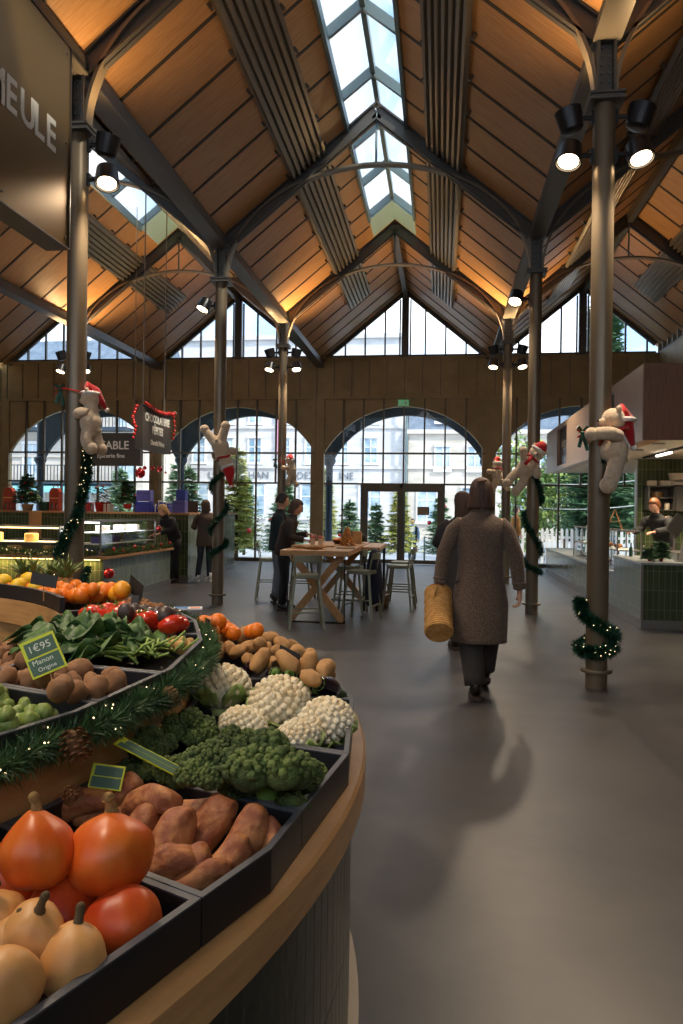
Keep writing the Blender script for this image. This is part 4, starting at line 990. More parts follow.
def poly_pts(a0, a1, R, v0, step):
    """points of the polygon with vertices at angle v0+k*step, from a0 to a1"""
    def on(a):
        k = math.floor((a - v0) / step); m = v0 + (k + .5) * step
        return pol(a, R * math.cos(step / 2) / math.cos(a - m))
    pts = [on(a0)]; k = math.ceil((a0 - v0) / step + 1e-3)
    while v0 + k * step < a1 - 1e-3: pts.append(pol(v0 + k * step, R)); k += 1
    pts.append(on(a1)); return pts
def offs(p, q, d):  # unused helper kept small
    return (q[0] - p[0]) * d, (q[1] - p[1]) * d
V13 = math.radians(13.1)
def tray(lab, ao, ai, Ro, Ri, z0, z1, v0, step, floor_m=None):
    """ao/ai = outer / inner angle pairs (rad)"""
    outer = poly_pts(ao[0], ao[1], Ro, v0, step); inner = poly_pts(ai[0], ai[1], Ri, v0, step)
    P = outer + inner[::-1]; cx = sum(p[0] for p in P) / len(P); cy = sum(p[1] for p in P) / len(P)
    t = thing('produce_tray', lab, 'tray', (cx, cy, z0), 0, 'black wooden produce trays')
    P = [Vector((p[0] - cx, p[1] - cy)) for p in P]; n = len(P)
    def inset(d):
        out = []
        for i in range(n):
            a, b, c = P[i - 1], P[i], P[(i + 1) % n]; e1 = (b - a).normalized(); e2 = (c - b).normalized()
            n1 = Vector((-e1.y, e1.x)); n2 = Vector((-e2.y, e2.x)); m = (n1 + n2); m = m / max(.3, m.dot(n1)); out.append(b + m * d)
        return out
    A, B = inset(.0015), inset(.015); h = z1 - z0
    w = MB(); vs = []
    for p, z in ((A, 0), (A, h - .003), (B, h - .003), (B, .01)): vs += [(q.x, q.y, z) for q in p]
    fs = []
    for r in range(3):
        for i in range(n): j = (i + 1) % n; fs.append((r * n + i, r * n + j, r * n + n + j, r * n + n + i))
    fs.append(tuple(range(n))[::-1]); fs.append(tuple(3 * n + i for i in range(n)))
    w.add(vs, fs).build('tray_body', TRAYM, t)
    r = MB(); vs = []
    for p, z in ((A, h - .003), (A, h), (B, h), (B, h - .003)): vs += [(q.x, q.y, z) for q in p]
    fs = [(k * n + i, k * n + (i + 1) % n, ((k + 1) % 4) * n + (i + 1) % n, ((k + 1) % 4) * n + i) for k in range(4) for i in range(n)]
    r.add(vs, fs).build('lit_worn_rim', RIM, t)
    return t
D = math.radians
zl0, zl1, vl = .842, .922, D(-1.2)
for lab, a, b, c, d in [
    ('black tray of pumpkins and pale squash nearest the camera', -44, -19, -43, -17.6), ('black tray of sweet potatoes on the oak ledge', -19, -10.1, -17.6, -7.2),
    ('black tray of broccoli on the oak ledge', -10.1, -1.2, -7.2, 3), ('black tray of cauliflowers on the oak ledge', -1.2, 11.9, 3, 14),
    ('black tray of aubergines and courgettes behind the cauliflowers', 11.9, 19, 14, 21), ('black tray of long potatoes at the far bend of the oak ledge', 19, 34, 21, 36),
    ('black tray of oranges at the far end of the oak ledge', 34, 47, 36, 49)]:
    tray(lab, (D(a), D(b)), (D(c), D(d)), 2.42, 1.9, zl0, zl1, vl, V13)
zu0, zu1, vu, U13 = 1.022, 1.10, D(1), D(13.4)
aSP = ang(92, 701, 1.1), ang(0, 682, 1.1); aPS = ang(151, 672, 1.1), ang(79, 658, 1.1); aBT = ang(195.8, 633.6, 1.1), ang(152.7, 631, 1.1); aTA = ang(193, 621, 1.1), ang(150, 616, 1.1)
def ain(o_, i_): return o_ + (i_ - o_) * 1.0
UD = [(D(-30), D(-28))] + [(o_, o_ + D(k)) for (o_, _), k in ((aSP, 3), (aPS, 3), (aBT, 1), (aTA, 0))] + [(D(43), D(43)), (D(55), D(55)), (D(68), D(68)), (D(82), D(82)), (D(97), D(97))]
for i, lab in enumerate(['black tray of Brussels sprouts on the middle tier', 'black tray of round potatoes on the middle tier', 'black tray of spinach and little potatoes on the middle tier', 'black tray of beef tomatoes on the middle tier',
                         'black tray of dark avocados on the middle tier', 'black tray of walnuts at the far side of the middle tier', 'black tray of yellowish oranges at the right end of the orange display', 'black tray of bright oranges at the far side of the stall', 'black tray of lemons and oranges at the far left of the stall']):
    tray(lab, (UD[i][0], UD[i + 1][0]), (UD[i][1], UD[i + 1][1]), 1.92, 1.47, zu0, zu1, vu, U13)
# ---------------- produce kinds
def nz(p, f, s): return noise.noise(Vector((p.x * f + s * 3.7, p.y * f - s * 1.3, p.z * f + s)))
def blob(r, amp=.06, f=1.2, seed=0, seg=20, rings=14, fn=None):
    mb = MB().ell((0, 0, 0), 1, seg, rings); r = Vector(r)
    def g(p):
        k = 1 + amp * nz(p, f, seed) * 2; p = p * k
        p = Vector((p.x * r.x, p.y * r.y, p.z * r.z)); return fn(p) if fn else p
    return mb.move(g)
CORK = mat('cork_stem', srgb(158, 122, 70), .85, noise_=(60, srgb(110, 84, 46), .4, .6))
DSTEM = mat('dark_squash_stem', srgb(92, 74, 46), .85)
PUMP = mat('pumpkin_orange', srgb(214, 92, 28), .36, noise_=(9, srgb(232, 128, 48), .4, .68), bump=(60, .15, .002))
PUMP2 = mat('pumpkin_red_orange', srgb(190, 62, 22), .4, noise_=(10, srgb(216, 100, 36), .4, .68), bump=(70, .2, .002))
SQUA = mat('pale_squash', srgb(212, 152, 88), .45, noise_=(7, srgb(226, 176, 112), .4, .65), bump=(60, .1, .002))
SWEET = mat('sweet_potato_skin', srgb(150, 84, 52), .6, noise_=(26, srgb(196, 132, 80), .4, .62), bump=(55, .8, .006))
POTA = mat('potato_skin', srgb(164, 118, 68), .7, noise_=(22, srgb(188, 142, 88), .35, .65), bump=(90, .4, .003))
POTB = mat('brown_potato_skin', srgb(132, 92, 60), .75, noise_=(22, srgb(160, 114, 76), .35, .65), bump=(90, .4, .003))
YPOT = mat('yellow_potato_skin', srgb(202, 160, 96), .6)
ORG = mat('orange_peel', srgb(232, 122, 24), .4, bump=(220, .25, .002)); LEM = mat('lemon_peel', srgb(236, 190, 40), .4, bump=(200, .25, .002))
TOM = mat('tomato_red', srgb(206, 50, 26), .2, noise_=(8, srgb(224, 84, 40), .45, .75), coat=.4)
GST = mat('green_stalk', srgb(94, 130, 48), .6)
SPR = mat('sprout_green', srgb(108, 132, 52), .5, noise_=(60, srgb(158, 172, 92), .4, .65), bump=(80, .4, .003))
ZUC = mat('courgette_green', srgb(36, 66, 30), .35, noise_=(50, srgb(64, 96, 48), .5, .7)); AUB = mat('aubergine_purple', srgb(34, 20, 40), .12, coat=.6)
AVO = mat('dark_avocado', srgb(74, 60, 56), .4, bump=(120, .3, .003)); NUT = mat('walnut_shell', srgb(140, 96, 60), .8, bump=(160, .6, .004))
BRO = mat('broccoli_green', srgb(66, 84, 42), .8, noise_=(18, srgb(124, 142, 74), .42, .68), bump=(260, 1, .006))
CAU = mat('cauliflower_cream', srgb(232, 214, 176), .75, noise_=(16, srgb(246, 236, 208), .35, .6), bump=(220, .8, .004))
CLEAF = mat('cauliflower_leaf', srgb(140, 164, 84), .5, noise_=(20, srgb(190, 200, 130), .4, .65))
SPIN = mat('spinach_leaf', srgb(46, 76, 38), .5, noise_=(12, srgb(84, 120, 58), .4, .65), bump=(60, .6, .006)); STALK = mat('pale_green_stalk', srgb(150, 178, 86), .5)

def pumpkin(r, m, lab, seed, flat=.92, peak=.25, stem=.022, ribs=10, ribd=.04, cat='pumpkin', name='pumpkin', grp=None, sm=None):
    t = thing(name, lab, cat, (0, 0, 0), 0, grp)
    def f(p):
        a = math.atan2(p.y, p.x); h = max(-1, min(1, p.z / (r * flat))); k = 1 - ribd * (.5 + .5 * math.cos(ribs * a)) * (1 - abs(h) ** 3)
        top = max(0, h); k2 = 1 - peak * top ** 4 * .5
        z = p.z + r * peak * max(0, h) ** 14 - r * .10 * max(0, -h) ** 4 * -1
        return Vector((p.x * k * k2, p.y * k * k2, z))
    blob((r, r, r * flat), .07, .9, seed, 40, 24, f).build('flesh', m, t, 'all')
    z = r * (flat + peak) * .98
    MB().tube([(0, 0, z - r * .12), (0, 0, z + r * .05), (r * .04, 0, z + stem * .6), (r * .1, 0, z + stem)], [r * .22, r * .15, r * .13, r * .16], 9).ell((r * .1, 0, z + stem), r * .14, 9, 6).build('stem', sm or CORK, t, True)
    return t
def place(o, p, rot=(0, 0, 0)): o.location = p; o.rotation_euler = rot; return o
HEAP = []; RMAX = [2.385]
def drop(px, py, r, floor, it=8):
    z = floor + r
    for _ in range(it):
        p = atz(px, py, z); zz = floor + r
        for q_, ri in HEAP:
            d = math.hypot(p.x - q_.x, p.y - q_.y)
            if d < r + ri: zz = max(zz, q_.z + math.sqrt((r + ri) ** 2 - d * d))
        z = z * .4 + zz * .6
    p = atz(px, py, z); v = Vector((p.x - SX, p.y - SY)); lim = RMAX[0] - r * .7
    if v.length > lim: v = v.normalized() * lim; p = Vector((SX + v.x, SY + v.y, p.z))
    HEAP.append((p, r)); return p
FL = .853
P_ = [(4, 880, .062, PUMP2, 'orange pumpkin cut by the left edge of the picture', (.3, .2, 0)),
      (60, 912, .056, PUMP2, 'red orange pumpkin low between the two front squashes and the big pumpkins', (.25, -.1, 2)),
      (138, 930, .060, PUMP2, 'wrinkled red orange pumpkin beside the tray wall, right of the pale squash', (-.5, .35, 1)),
      (37, 853, .058, PUMP, 'tall orange pumpkin with a corky patch, left of the roundest pumpkin', (.1, .1, 3)),
      (110, 857, .069, PUMP, 'roundest bright orange pumpkin on top of the heap', (.15, -.1, 4))]
for i, (x, y, r, m, l, rot) in enumerate(P_):
    p = drop(x, y, r * .93, FL)
    if i == 4: p = atz(x, y, .982)
    if i == 2: p += Vector((-.012, .008, 0))
    place(pumpkin(r, m, l, i, 1.0 if i == 3 else .93, .08 if i != 2 else .03, grp='pumpkins in the front tray'), p, rot)
for i, (x, y, r, l, rot) in enumerate([(-6, 925, .046, 'pale squash half outside the left edge of the picture', (.2, .1, 0)), (13, 945, .042, 'pale squash with a bent stem at the left edge', (.3, .3, 0)), (34, 935, .042, 'pale squash behind, with the dark round stem', (.35, 0, 1)),
      (78, 965, .046, 'tall pale squash right of the front one, beside the tray wall', (.15, .1, 2)), (22, 1000, .047, 'pale squash nearest the camera with a dark cut stem', (.3, .1, 5))]):
    p = drop(x, y, r * .9, FL); place(pumpkin(r, SQUA, l, 10 + i, 1.08, .02, .020, 9, .05, 'squash', 'winter_squash', 'pale squashes in the front tray', DSTEM), p, rot)

def group_place(protos, pts, r, floor, labf, grp, tilt=.5, rr=None, heap=True, sc=(.88, 1.12)):
    q_ = random.Random(len(pts) * 7 + int(r * 1000)); out = []
    for i, a in enumerate(pts):
        s = q_.uniform(*sc); 
        p = drop(a[0], a[1], r * s, floor)
        rot = (a[2] if len(a) > 2 else q_.uniform(-tilt, tilt), a[3] if len(a) > 3 else q_.uniform(-tilt, tilt), a[4] if len(a) > 4 else q_.uniform(0, 6.28))
        k = i % len(protos)
        if i < len(protos): o = protos[k]; o.location = p; o.rotation_euler = rot; o.scale = (s,) * 3; o['label'] = labf; o['group'] = grp
        else: o = dup(protos[k], p, rot, labf, grp, s)
        out.append(o)
    return out
def single(name, cat, mb, m, fn=None): o = mb.build(name, m, None, 'all'); o['category'] = cat; return o
# sweet potatoes, each with its own lean
SWL = ['sweet potato lying low between the two upright ones', 'sweet potato low in the middle of the tray', 'sweet potato at the bottom, behind the roundest pumpkin', 'long sweet potato lying at the back left of its tray', 'sweet potato end sticking up at the far left of its tray', 'plump sweet potato leaning on the back wall, with a knobbed end', 'sweet potato lying behind the pumpkins, left one', 'short sweet potato right behind the roundest pumpkin', 'pitted sweet potato leaning on the broccoli divider', 'sweet potato lying between the knobbed and the upright ones', 'upright sweet potato nearest the pumpkins', 'broad upright sweet potato in the middle of the tray', 'curved upright sweet potato toward the outer wall', 'thin sweet potato at the outer corner of the tray', 'small rounded sweet potato low in the front of its tray', 'sweet potato half hidden along the front wall of its tray']
SW = [(192, 812, .034, .07, 0, 1.4, .1), (226, 862, .032, .06, 0, 1.3, .9), (160, 868, .034, .065, 0, 1.4, .3), (75, 808, .033, .085, 0, 1.3, .15), (25, 822, .024, .07, 0, 1.45, .0), (108, 800, .040, .080, .0, .9, .5), (140, 812, .033, .065, 0, 1.3, .2), (136, 828, .035, .05, 0, 1.2, .9), (176, 786, .034, .070, 0, 1.25, -.5), (150, 804, .033, .075, 0, 1.35, -.35),
      (172, 843, .041, .072, .55, .1, .1), (209, 826, .041, .068, .5, .25, -.1), (242, 841, .038, .070, .5, .35, -.1), (270, 845, .026, .052, .5, .3, 0), (203, 878, .034, .050, 0, 1.35, .2), (226, 889, .027, .055, 0, 1.5, .45)]
for i, (x, y, b, a, rx, ry, rz) in enumerate(SW):
    def bend(p, a=a, i=i): 
        k = p.z / a; g = (1 - k * k * .98 + .0001) ** -.18 if abs(k) < .97 else 1.6; g = min(g, 1.45); return Vector((p.x * g + .010 * math.cos(k * 2.2 + i), p.y * g, p.z))
    o = single('sweet_potato', 'sweet potato', blob((b * .95, b * .9, a), .10, 1.3, i + 3, 24, 20, bend), SWEET)
    p = drop(x, y, b * .8, FL + (.012 if i > 8 else .015)) + (Vector((-.035, .015, .004)) if i >= 14 else Vector()); place(o, p, (-rx, ry, rz)); tag(o, SWL[i], None, 'sweet potatoes')
# broccoli
def florets(R, n, sr, seed, hemi=-.25, squash=.75):
    q_ = random.Random(seed); mb = MB(); c = []
    for i in range(n):
        z = 1 - (i + .5) / n * (1 - hemi); a = i * 2.39996 + q_.uniform(-.2, .2); rr = math.sqrt(max(0, 1 - z * z))
        p = Vector((rr * math.cos(a), rr * math.sin(a), z * squash)) * R * q_.uniform(.86, 1.06); s = sr * q_.uniform(.75, 1.3)
        mb.ell(p, s, 9, 7)
    mb.ell((0, 0, 0), (R * .86, R * .86, R * squash * .86), 16, 10)
    return mb
def broccoli(seed, R=.072):
    t = thing('broccoli_head', '', 'broccoli'); q_ = random.Random(seed)
    mb = MB()
    for k in range(7):
        a = k * 2 * PI / 6; rr = .66 * R if k < 6 else 0; zz = -.05 * R if k < 6 else .36 * R
        sub = florets(R * .46 * q_.uniform(.8, 1.15), 52, R * .085, seed * 9 + k, -.1, .9)
        off = Vector((rr * math.cos(a), rr * math.sin(a), zz + q_.uniform(-.1, .1) * R)); sub.move(lambda p: p + off); mb.add(sub.v, sub.f)
    mb.build('crown', BRO, t, 'all')
    MB().tube([(0, 0, -R * .62), (0, 0, -R * .1)], [R * .2, R * .3], 12).build('stalk', GST, t, True)
    return t
bl = ['large broccoli head at the front middle of the tray', 'broccoli head behind on the left, against the oak riser', 'broccoli head at the back, just before the first cauliflower', 'yellowish broccoli head left of the largest one', 'dark broccoli head low at the left end of the tray', 'small broccoli head in the outer front corner', 'broccoli head at the right by the outer wall', 'broccoli head between the largest one and the cauliflower tray', 'broccoli head in the back left corner', 'small broccoli low against the sweet potato divider']
protos = [broccoli(k) for k in range(3)]
BP = [(145, 768, .7), (232, 742, .8), (150, 745, .85), (178, 772, .7), (298, 802, .5), (303, 780, .75), (240, 790, .6), (212, 765, .95), (190, 728, .95), (268, 768, 1.35)]
bo = [4, 7, 1, 4, 5, 6, 9, 3, 2, 0]
for i, (x, y, s) in enumerate(BP):
    p = drop(x, y, .062 * s, FL + .035); rot = (random.Random(i).uniform(-.35, .1), random.Random(i + 9).uniform(-.3, .3), i * 1.3)
    if i < 3: o = protos[i]; place(o, p, rot); o.scale = (s,) * 3; tag(o, bl[bo[i]], None, 'broccoli in their tray')
    else: dup(protos[i % 3], p, rot, bl[bo[i]], 'broccoli in their tray', s)
# cauliflowers
def cauliflower(seed, R, lab):
    t = thing('cauliflower', lab, 'cauliflower', (0, 0, 0), 0, 'cauliflowers'); q_ = random.Random(seed)
    mb = MB()
    for k in range(105):
        z = 1 - (k + .5) / 105 * 1.25; a = k * 2.39996; rr = math.sqrt(max(0, 1 - z * z)); c = Vector((rr * math.cos(a), rr * math.sin(a), z * .8)) * R * .9 * q_.uniform(.96, 1.03)
        sub = MB(); nrm = c.normalized()
        for j in range(9):
            d = Vector((q_.gauss(0, 1), q_.gauss(0, 1), q_.gauss(0, 1))).normalized()
            if d.dot(nrm) < -.1: d = -d
            sub.ell(c + d * R * .08, R * .042 * q_.uniform(.7, 1.2), 6, 5)
        sub.ell(c, R * .112, 9, 6); mb.add(sub.v, sub.f)
    mb.ell((0, 0, 0), (R * .86, R * .86, R * .7), 16, 10)
    mb.build('curd', CAU, t, 'all')
    for k in range(7):
        a = k * 2 * PI / 7 + q_.uniform(-.2, .2); L = []
        for i in range(7):
            f = i / 6; rad = R * (.35 + .66 * math.sin(f * 1.7)); zz = -R * .62 + R * .72 * f * q_.uniform(.7, 1.0); w = R * .34 * math.sin(PI * min(1, f * .85 + .12)) + .004
            c = Vector((math.cos(a) * rad, math.sin(a) * rad, zz)); s = Vector((-math.sin(a), math.cos(a), 0)); n_ = Vector((math.cos(a), math.sin(a), 0))
            L.append([c - s * w + n_ * .006, c - s * w * .4, c - n_ * .004, c + s * w * .4, c + s * w + n_ * .006])
        lm = MB(); vs = [p for r_ in L for p in r_]; fs = [(i * 5 + j, i * 5 + j + 1, i * 5 + j + 6, i * 5 + j + 5) for i in range(6) for j in range(4)]
        lm.add(vs, fs).build('leaf', CLEAF, t, 'all', solid=.004)
    MB().cyl((0, 0, -R * .85), (0, 0, -R * .4), R * .22, 12, R * .34).build('stump', CLEAF, t, True)
    return t
CF = [(243, 727, .074, 'low cauliflower in front of the leftmost one', (-.2, .1, 0)), (297, 740, .070, 'leafy cauliflower low against the front divider', (-.3, .1, 2)), (221, 689, .105, 'leftmost cauliflower, against the oak riser and garland', (-.25, .3, 1)),
      (280, 703, .103, 'largest cauliflower in the middle of the tray', (-.25, 0, 3)), (326, 722, .085, 'cauliflower with a pale leaf at the outer tray wall', (-.2, .35, 4))]
for i, (x, y, r, l, rot) in enumerate(CF): place(cauliflower(i, r, l), drop(x, y, r * .70, FL + .01), rot)
# courgettes and aubergines
def courgette(lab, L=.1, r=.024):
    t = thing('courgette', lab, 'courgette', (0, 0, 0), 0, 'courgettes'); MB().tube([(0, 0, -L), (0, 0, -L * .93), (0, 0, -L * .6), (.004, 0, 0), (.002, 0, L * .8), (0, 0, L * .95)], [r * .4, r * .8, r, r, r * .75, r * .5], 14).build('flesh', ZUC, t, 'all')
    MB().cyl((0, 0, L * .94), (0, 0, L * 1.15), r * .4, 8).build('stem', GST, t, True); return t
for x, y, rz, l in ((303, 692, .2, 'courgette behind the largest cauliflower'), (318, 688, -.1, 'courgette in the middle, behind the right cauliflower'), (331, 694, -.35, 'courgette along the outer tray wall'), (268, 690, .5, 'courgette end between the two large cauliflowers')):
    place(courgette(l), drop(x, y, .024, FL + .06), (1.25, 0, rz))
def aubergine(lab, r=.034):
    t = thing('aubergine', lab, 'aubergine', (0, 0, 0), 0, 'aubergines'); MB().tube([(0, 0, -.075), (0, 0, -.07), (0, 0, -.05), (0, 0, -.02), (0, 0, .03), (0, 0, .06), (0, 0, .07)], [r * .3, r * .6, r * .95, r, r * .8, r * .6, r * .3], 18).build('flesh', AUB, t, 'all')
    MB().tube([(0, 0, .05), (0, 0, .075), (0, 0, .1)], [r * .72, r * .35, r * .2], 9).build('calyx', GST, t, True); return t
for x, y, rz, l in ((257, 667, .6, 'glossy aubergine left of the black price tag'), (275, 676, .2, 'aubergine just right of the black price tag'), (295, 677, -.2, 'aubergine in the middle of the row'), (306, 684, .1, 'small aubergine low in the row'), (325, 686, -.4, 'aubergine nearest the outer wall')):
    place(aubergine(l), drop(x, y, .032, FL + .07), (1.2, .2, rz))
# long potatoes
pp = [single('potato', 'potato', blob((.03, .028, .05 if k else .042), .1, 1.5, 30 + k, 18, 12), POTA) for k in range(4)]
PT = [(575, 285, 0, 1.2, .3), (515, 290), (465, 250), (355, 230), (250, 215), (300, 215), (420, 245), (540, 262), (175, 170), (120, 180), (210, 175), (580, 250), (505, 200), (420, 225), (325, 187), (380, 185), (465, 185), (430, 155), (255, 158, 0, 1.4, .3), (225, 110, 0, .3, 0), (148, 108, 0, .2, 0), (340, 118, 0, 1.4, -.2), (510, 235, 0, .1, 0), (300, 150), (395, 150)]
group_place(pp, [(190 + a[0] / 4.27, 610 + a[1] / 4.27, *a[2:]) for a in PT], .034, FL + .07, 'golden brown long potato in the heap at the far bend of the oak ledge', 'long potatoes at the far bend', 1.5)
def orange_proto(name, cat, m, r, ex=1): return single(name, cat, blob((r, r, r * ex), .02, 1, 5, 18, 12), m)
oo = [orange_proto('orange', 'orange', ORG, .034)]
group_place(oo, [(190 + a / 4.27, 610 + b / 4.27) for a, b in [(70, 88), (95, 92), (185, 100), (140, 70), (98, 62), (262, 92), (80, 62), (120, 50), (170, 88), (285, 85), (60, 60)]], .033, FL + .12, 'bright orange fruit peeping from behind the long potatoes', 'oranges behind the long potatoes')
# ---------------- middle tier
HEAP.clear(); FU = 1.034; RMAX[0] = 1.885
sp = [single('brussels_sprout', 'Brussels sprout', blob((.0185, .0185, .02), .08, 1.6, k, 14, 10), SPR) for k in range(2)]
S_ = [(30, 520), (65, 500), (10, 540), (160, 500), (110, 470), (230, 465), (150, 460), (190, 430), (60, 440), (290, 440), (240, 470), (10, 490), (65, 485), (250, 415), (180, 412), (10, 440), (100, 412), (150, 370), (35, 385), (80, 350), (10, 345), (30, 295), (120, 440), (-20, 400), (-20, 330), (-20, 460), (5, 310), (-25, 290)]
group_place(sp, [(a / 5.69, 640 + b / 5.69) for a, b in S_], .0185, FU + .012, 'small green Brussels sprout in the middle tier tray', 'Brussels sprouts')
bp_ = [single('potato', 'potato', blob((.026, .024, .032), .1, 1.5, 40 + k, 18, 12), POTB) for k in range(3)]
Q_ = [(500, 330), (480, 300), (590, 285), (650, 260), (540, 300), (300, 260), (240, 230), (200, 255), (350, 290), (100, 230), (30, 220), (430, 300), (170, 232), (110, 160), (40, 180), (190, 130), (-20, 160), (405, 262), (300, 250), (520, 240), (590, 275), (630, 210), (350, 185), (250, 200), (455, 165, 0, 1.5, .2), (50, 65), (-10, 90), (60, 120), (-30, 40), (140, 120), (660, 245)]
group_place(bp_, [(a[0] / 5.69, 640 + a[1] / 5.69, *a[2:]) for a in Q_], .026, FU + .018, 'brown round potato in the middle tier tray', 'round brown potatoes', 1.0)
yp = [single('new_potato', 'potato', blob((.0165, .015, .02), .08, 1.5, 50 + k, 12, 9), YPOT) for k in range(2)]
Y_ = [(440, 385), (500, 385), (480, 395), (460, 375), (515, 355), (470, 352), (415, 345), (370, 335), (340, 340), (325, 312), (410, 312), (372, 298), (395, 360), (430, 365), (530, 372)]
group_place(yp, [(100 + a / 5.69, 580 + b / 5.69) for a, b in Y_], .0165, FU + .035, 'tiny yellow potato beside the spinach', 'little yellow potatoes', 1.2)
def tomato(r=.042):
    t = thing('beef_tomato', '', 'tomato')
    def f(p): a = math.atan2(p.y, p.x); k = 1 - .05 * (.5 + .5 * math.cos(7 * a)); return Vector((p.x * k, p.y * k, p.z - .006 * math.exp(-((p.x ** 2 + p.y ** 2) / .0002)) * (1 if p.z > 0 else 0)))
    blob((r, r, r * .72), .03, 1, 2, 28, 16, f).build('flesh', TOM, t, 'all')
    m = MB()
    for k in range(5):
        a = k * 2 * PI / 5; m.add([(0, 0, r * .66), (math.cos(a + .35) * r * .2, math.sin(a + .35) * r * .2, r * .7), (math.cos(a) * r * .55, math.sin(a) * r * .55, r * .66), (math.cos(a - .35) * r * .2, math.sin(a - .35) * r * .2, r * .7)], [(0, 1, 2, 3)])
    m.cyl((0, 0, r * .6), (0, 0, r * .9), .003, 6).build('calyx', GST, t); return t
group_place([tomato()], [(100 + a / 5.69, 580 + b / 5.69) for a, b in [(95, 200), (105, 195), (160, 212), (225, 222), (300, 240), (350, 225), (270, 228), (405, 252), (45, 165), (110, 170), (0, 190), (-30, 180), (-70, 190), (440, 250)]], .036, FU + .05, 'red beef tomato in the middle tier tray', 'beef tomatoes', .4)
group_place([single('avocado', 'avocado', blob((.031, .03, .034), .05, 1.2, 2, 18, 12), AVO)], [(100 + a / 5.69, 580 + b / 5.69) for a, b in [(255, 188), (330, 192), (420, 208), (375, 200), (290, 200), (200, 185), (150, 180)]], .029, FU + .045, 'dark rounded avocado behind the tomatoes', 'dark avocados')
wn = single('walnut', 'walnut', blob((.017, .017, .019), .12, 2.4, 2, 12, 9), NUT)
group_place([wn], [(100 + a / 5.69, 580 + b / 5.69) for a, b in [(345, 155), (310, 152), (285, 145), (250, 150), (235, 140), (215, 130), (200, 140), (175, 128), (150, 125), (120, 120), (180, 145), (240, 125), (270, 158), (225, 118), (140, 135), (95, 125), (60, 120), (325, 160), (285, 130), (205, 120)]], .017, FU + .05, 'small brown walnut on the far side of the middle tier', 'walnuts')
lf_ = thing('seed_packet', 'blue and orange printed leaflet lying past the walnuts', 'leaflet', atz(188, 609, 1.105), .3)
MB().box(-.06, .06, -.035, .035, 0, .006).build('card', mat('leaflet_white', srgb(214, 220, 226), .4), lf_); MB().box(-.055, .0, -.03, .03, .006, .007).build('printed_patch', mat('leaflet_blue', srgb(70, 120, 180), .4), lf_); MB().box(.01, .05, -.025, .01, .006, .007).build('printed_patch', ORG, lf_)
# spinach: bunches of big leaves
def leaf_mesh(L, W, q_, curl=.5, wav=.25):
    rows = []
    n = 9; m = 3
    for i in range(n):
        f = i / (n - 1); w = W * math.sin(PI * min(1, f * .92 + .06)) ** .8; zc = -curl * L * f * f
        row = []
        for j in range(-m, m + 1):
            g = j / m; row.append(Vector((f * L, g * w, zc + abs(g) * w * .45 + wav * W * math.sin(f * 9 + q_.random() * .6 + g * 3) * abs(g))))
        rows.append(row)
    k = 2 * m + 1; vs = [p for r in rows for p in r]; fs = [(i * k + j, i * k + j + 1, i * k + j + k + 1, i * k + j + k) for i in range(n - 1) for j in range(k - 1)]
    return vs, fs
def spinach(lab, c, seed, n=16, spread=.13, L0=.16, head=None, zt=.06):
    q_ = random.Random(seed); t = thing('spinach_bunch', lab, 'spinach', c, 0, 'spinach bunches'); lm = MB(); sm_ = MB()
    for i in range(n):
        a = head + q_.uniform(-.7, .7) if head is not None else q_.uniform(0, 6.28); L = L0 * q_.uniform(.7, 1.15); W = L * q_.uniform(.36, .5)
        vs, fs = leaf_mesh(L, W, q_, q_.uniform(.2, .6)); b = Vector((q_.uniform(-1, 1) * spread, q_.uniform(-1, 1) * spread * .6, q_.uniform(0, zt)))
        M = Matrix.Translation(b) @ Matrix.Rotation(a, 4, 'Z') @ Matrix.Rotation(q_.uniform(-.5, .1), 4, 'Y') @ Matrix.Rotation(q_.uniform(-.7, .7), 4, 'X')
        lm.add([M @ v for v in vs], fs); s0 = M @ Vector((-.07 * q_.uniform(.6, 1.3), 0, -.012)); sm_.tube([s0, M @ Vector((0, 0, 0)), M @ Vector((L * .4, 0, -.01)), M @ Vector((L * .85, 0, -L * .3))], [.0045, .004, .003, .0012], 6)
    lm.build('leaves', SPIN, t, 'all', solid=.0015); sm_.build('stalks', STALK, t, 'all'); return t
for i, (x, y, hd, n, l) in enumerate([(72, 645, 3.3, 20, 'spinach bunch at the left end, above the potatoes'), (95, 640, 2.6, 22, 'large dark leaved spinach bunch in the middle of the heap'), (120, 648, 3.0, 20, 'spinach bunch in front with pale stalks to the right'), (145, 650, 3.4, 18, 'spinach bunch at the right end beside the little potatoes'), (90, 655, 3.8, 16, 'spinach bunch lying along the potato divider')]):
    spinach(l, atz(x, y, 1.10 if i not in (3,) else 1.07), 100 + i, n, .085, .115, hd, .045)
st = MB(); q_ = random.Random(5); c0 = atz(168, 655, 1.1)
for i in range(13):
    b = c0 + Vector((q_.uniform(-.09, .03), q_.uniform(-.05, .07), q_.uniform(0, .02))); st.tube([b, b + Vector((q_.uniform(-.02, .05), q_.uniform(-.05, .05), q_.uniform(.01, .05)))], [.004, .0035], 6)
tag(st.build('spinach_stalks', STALK, None, 'all'), 'cut pale spinach stalks sticking up at the right end of the spinach heap', 'stalks')
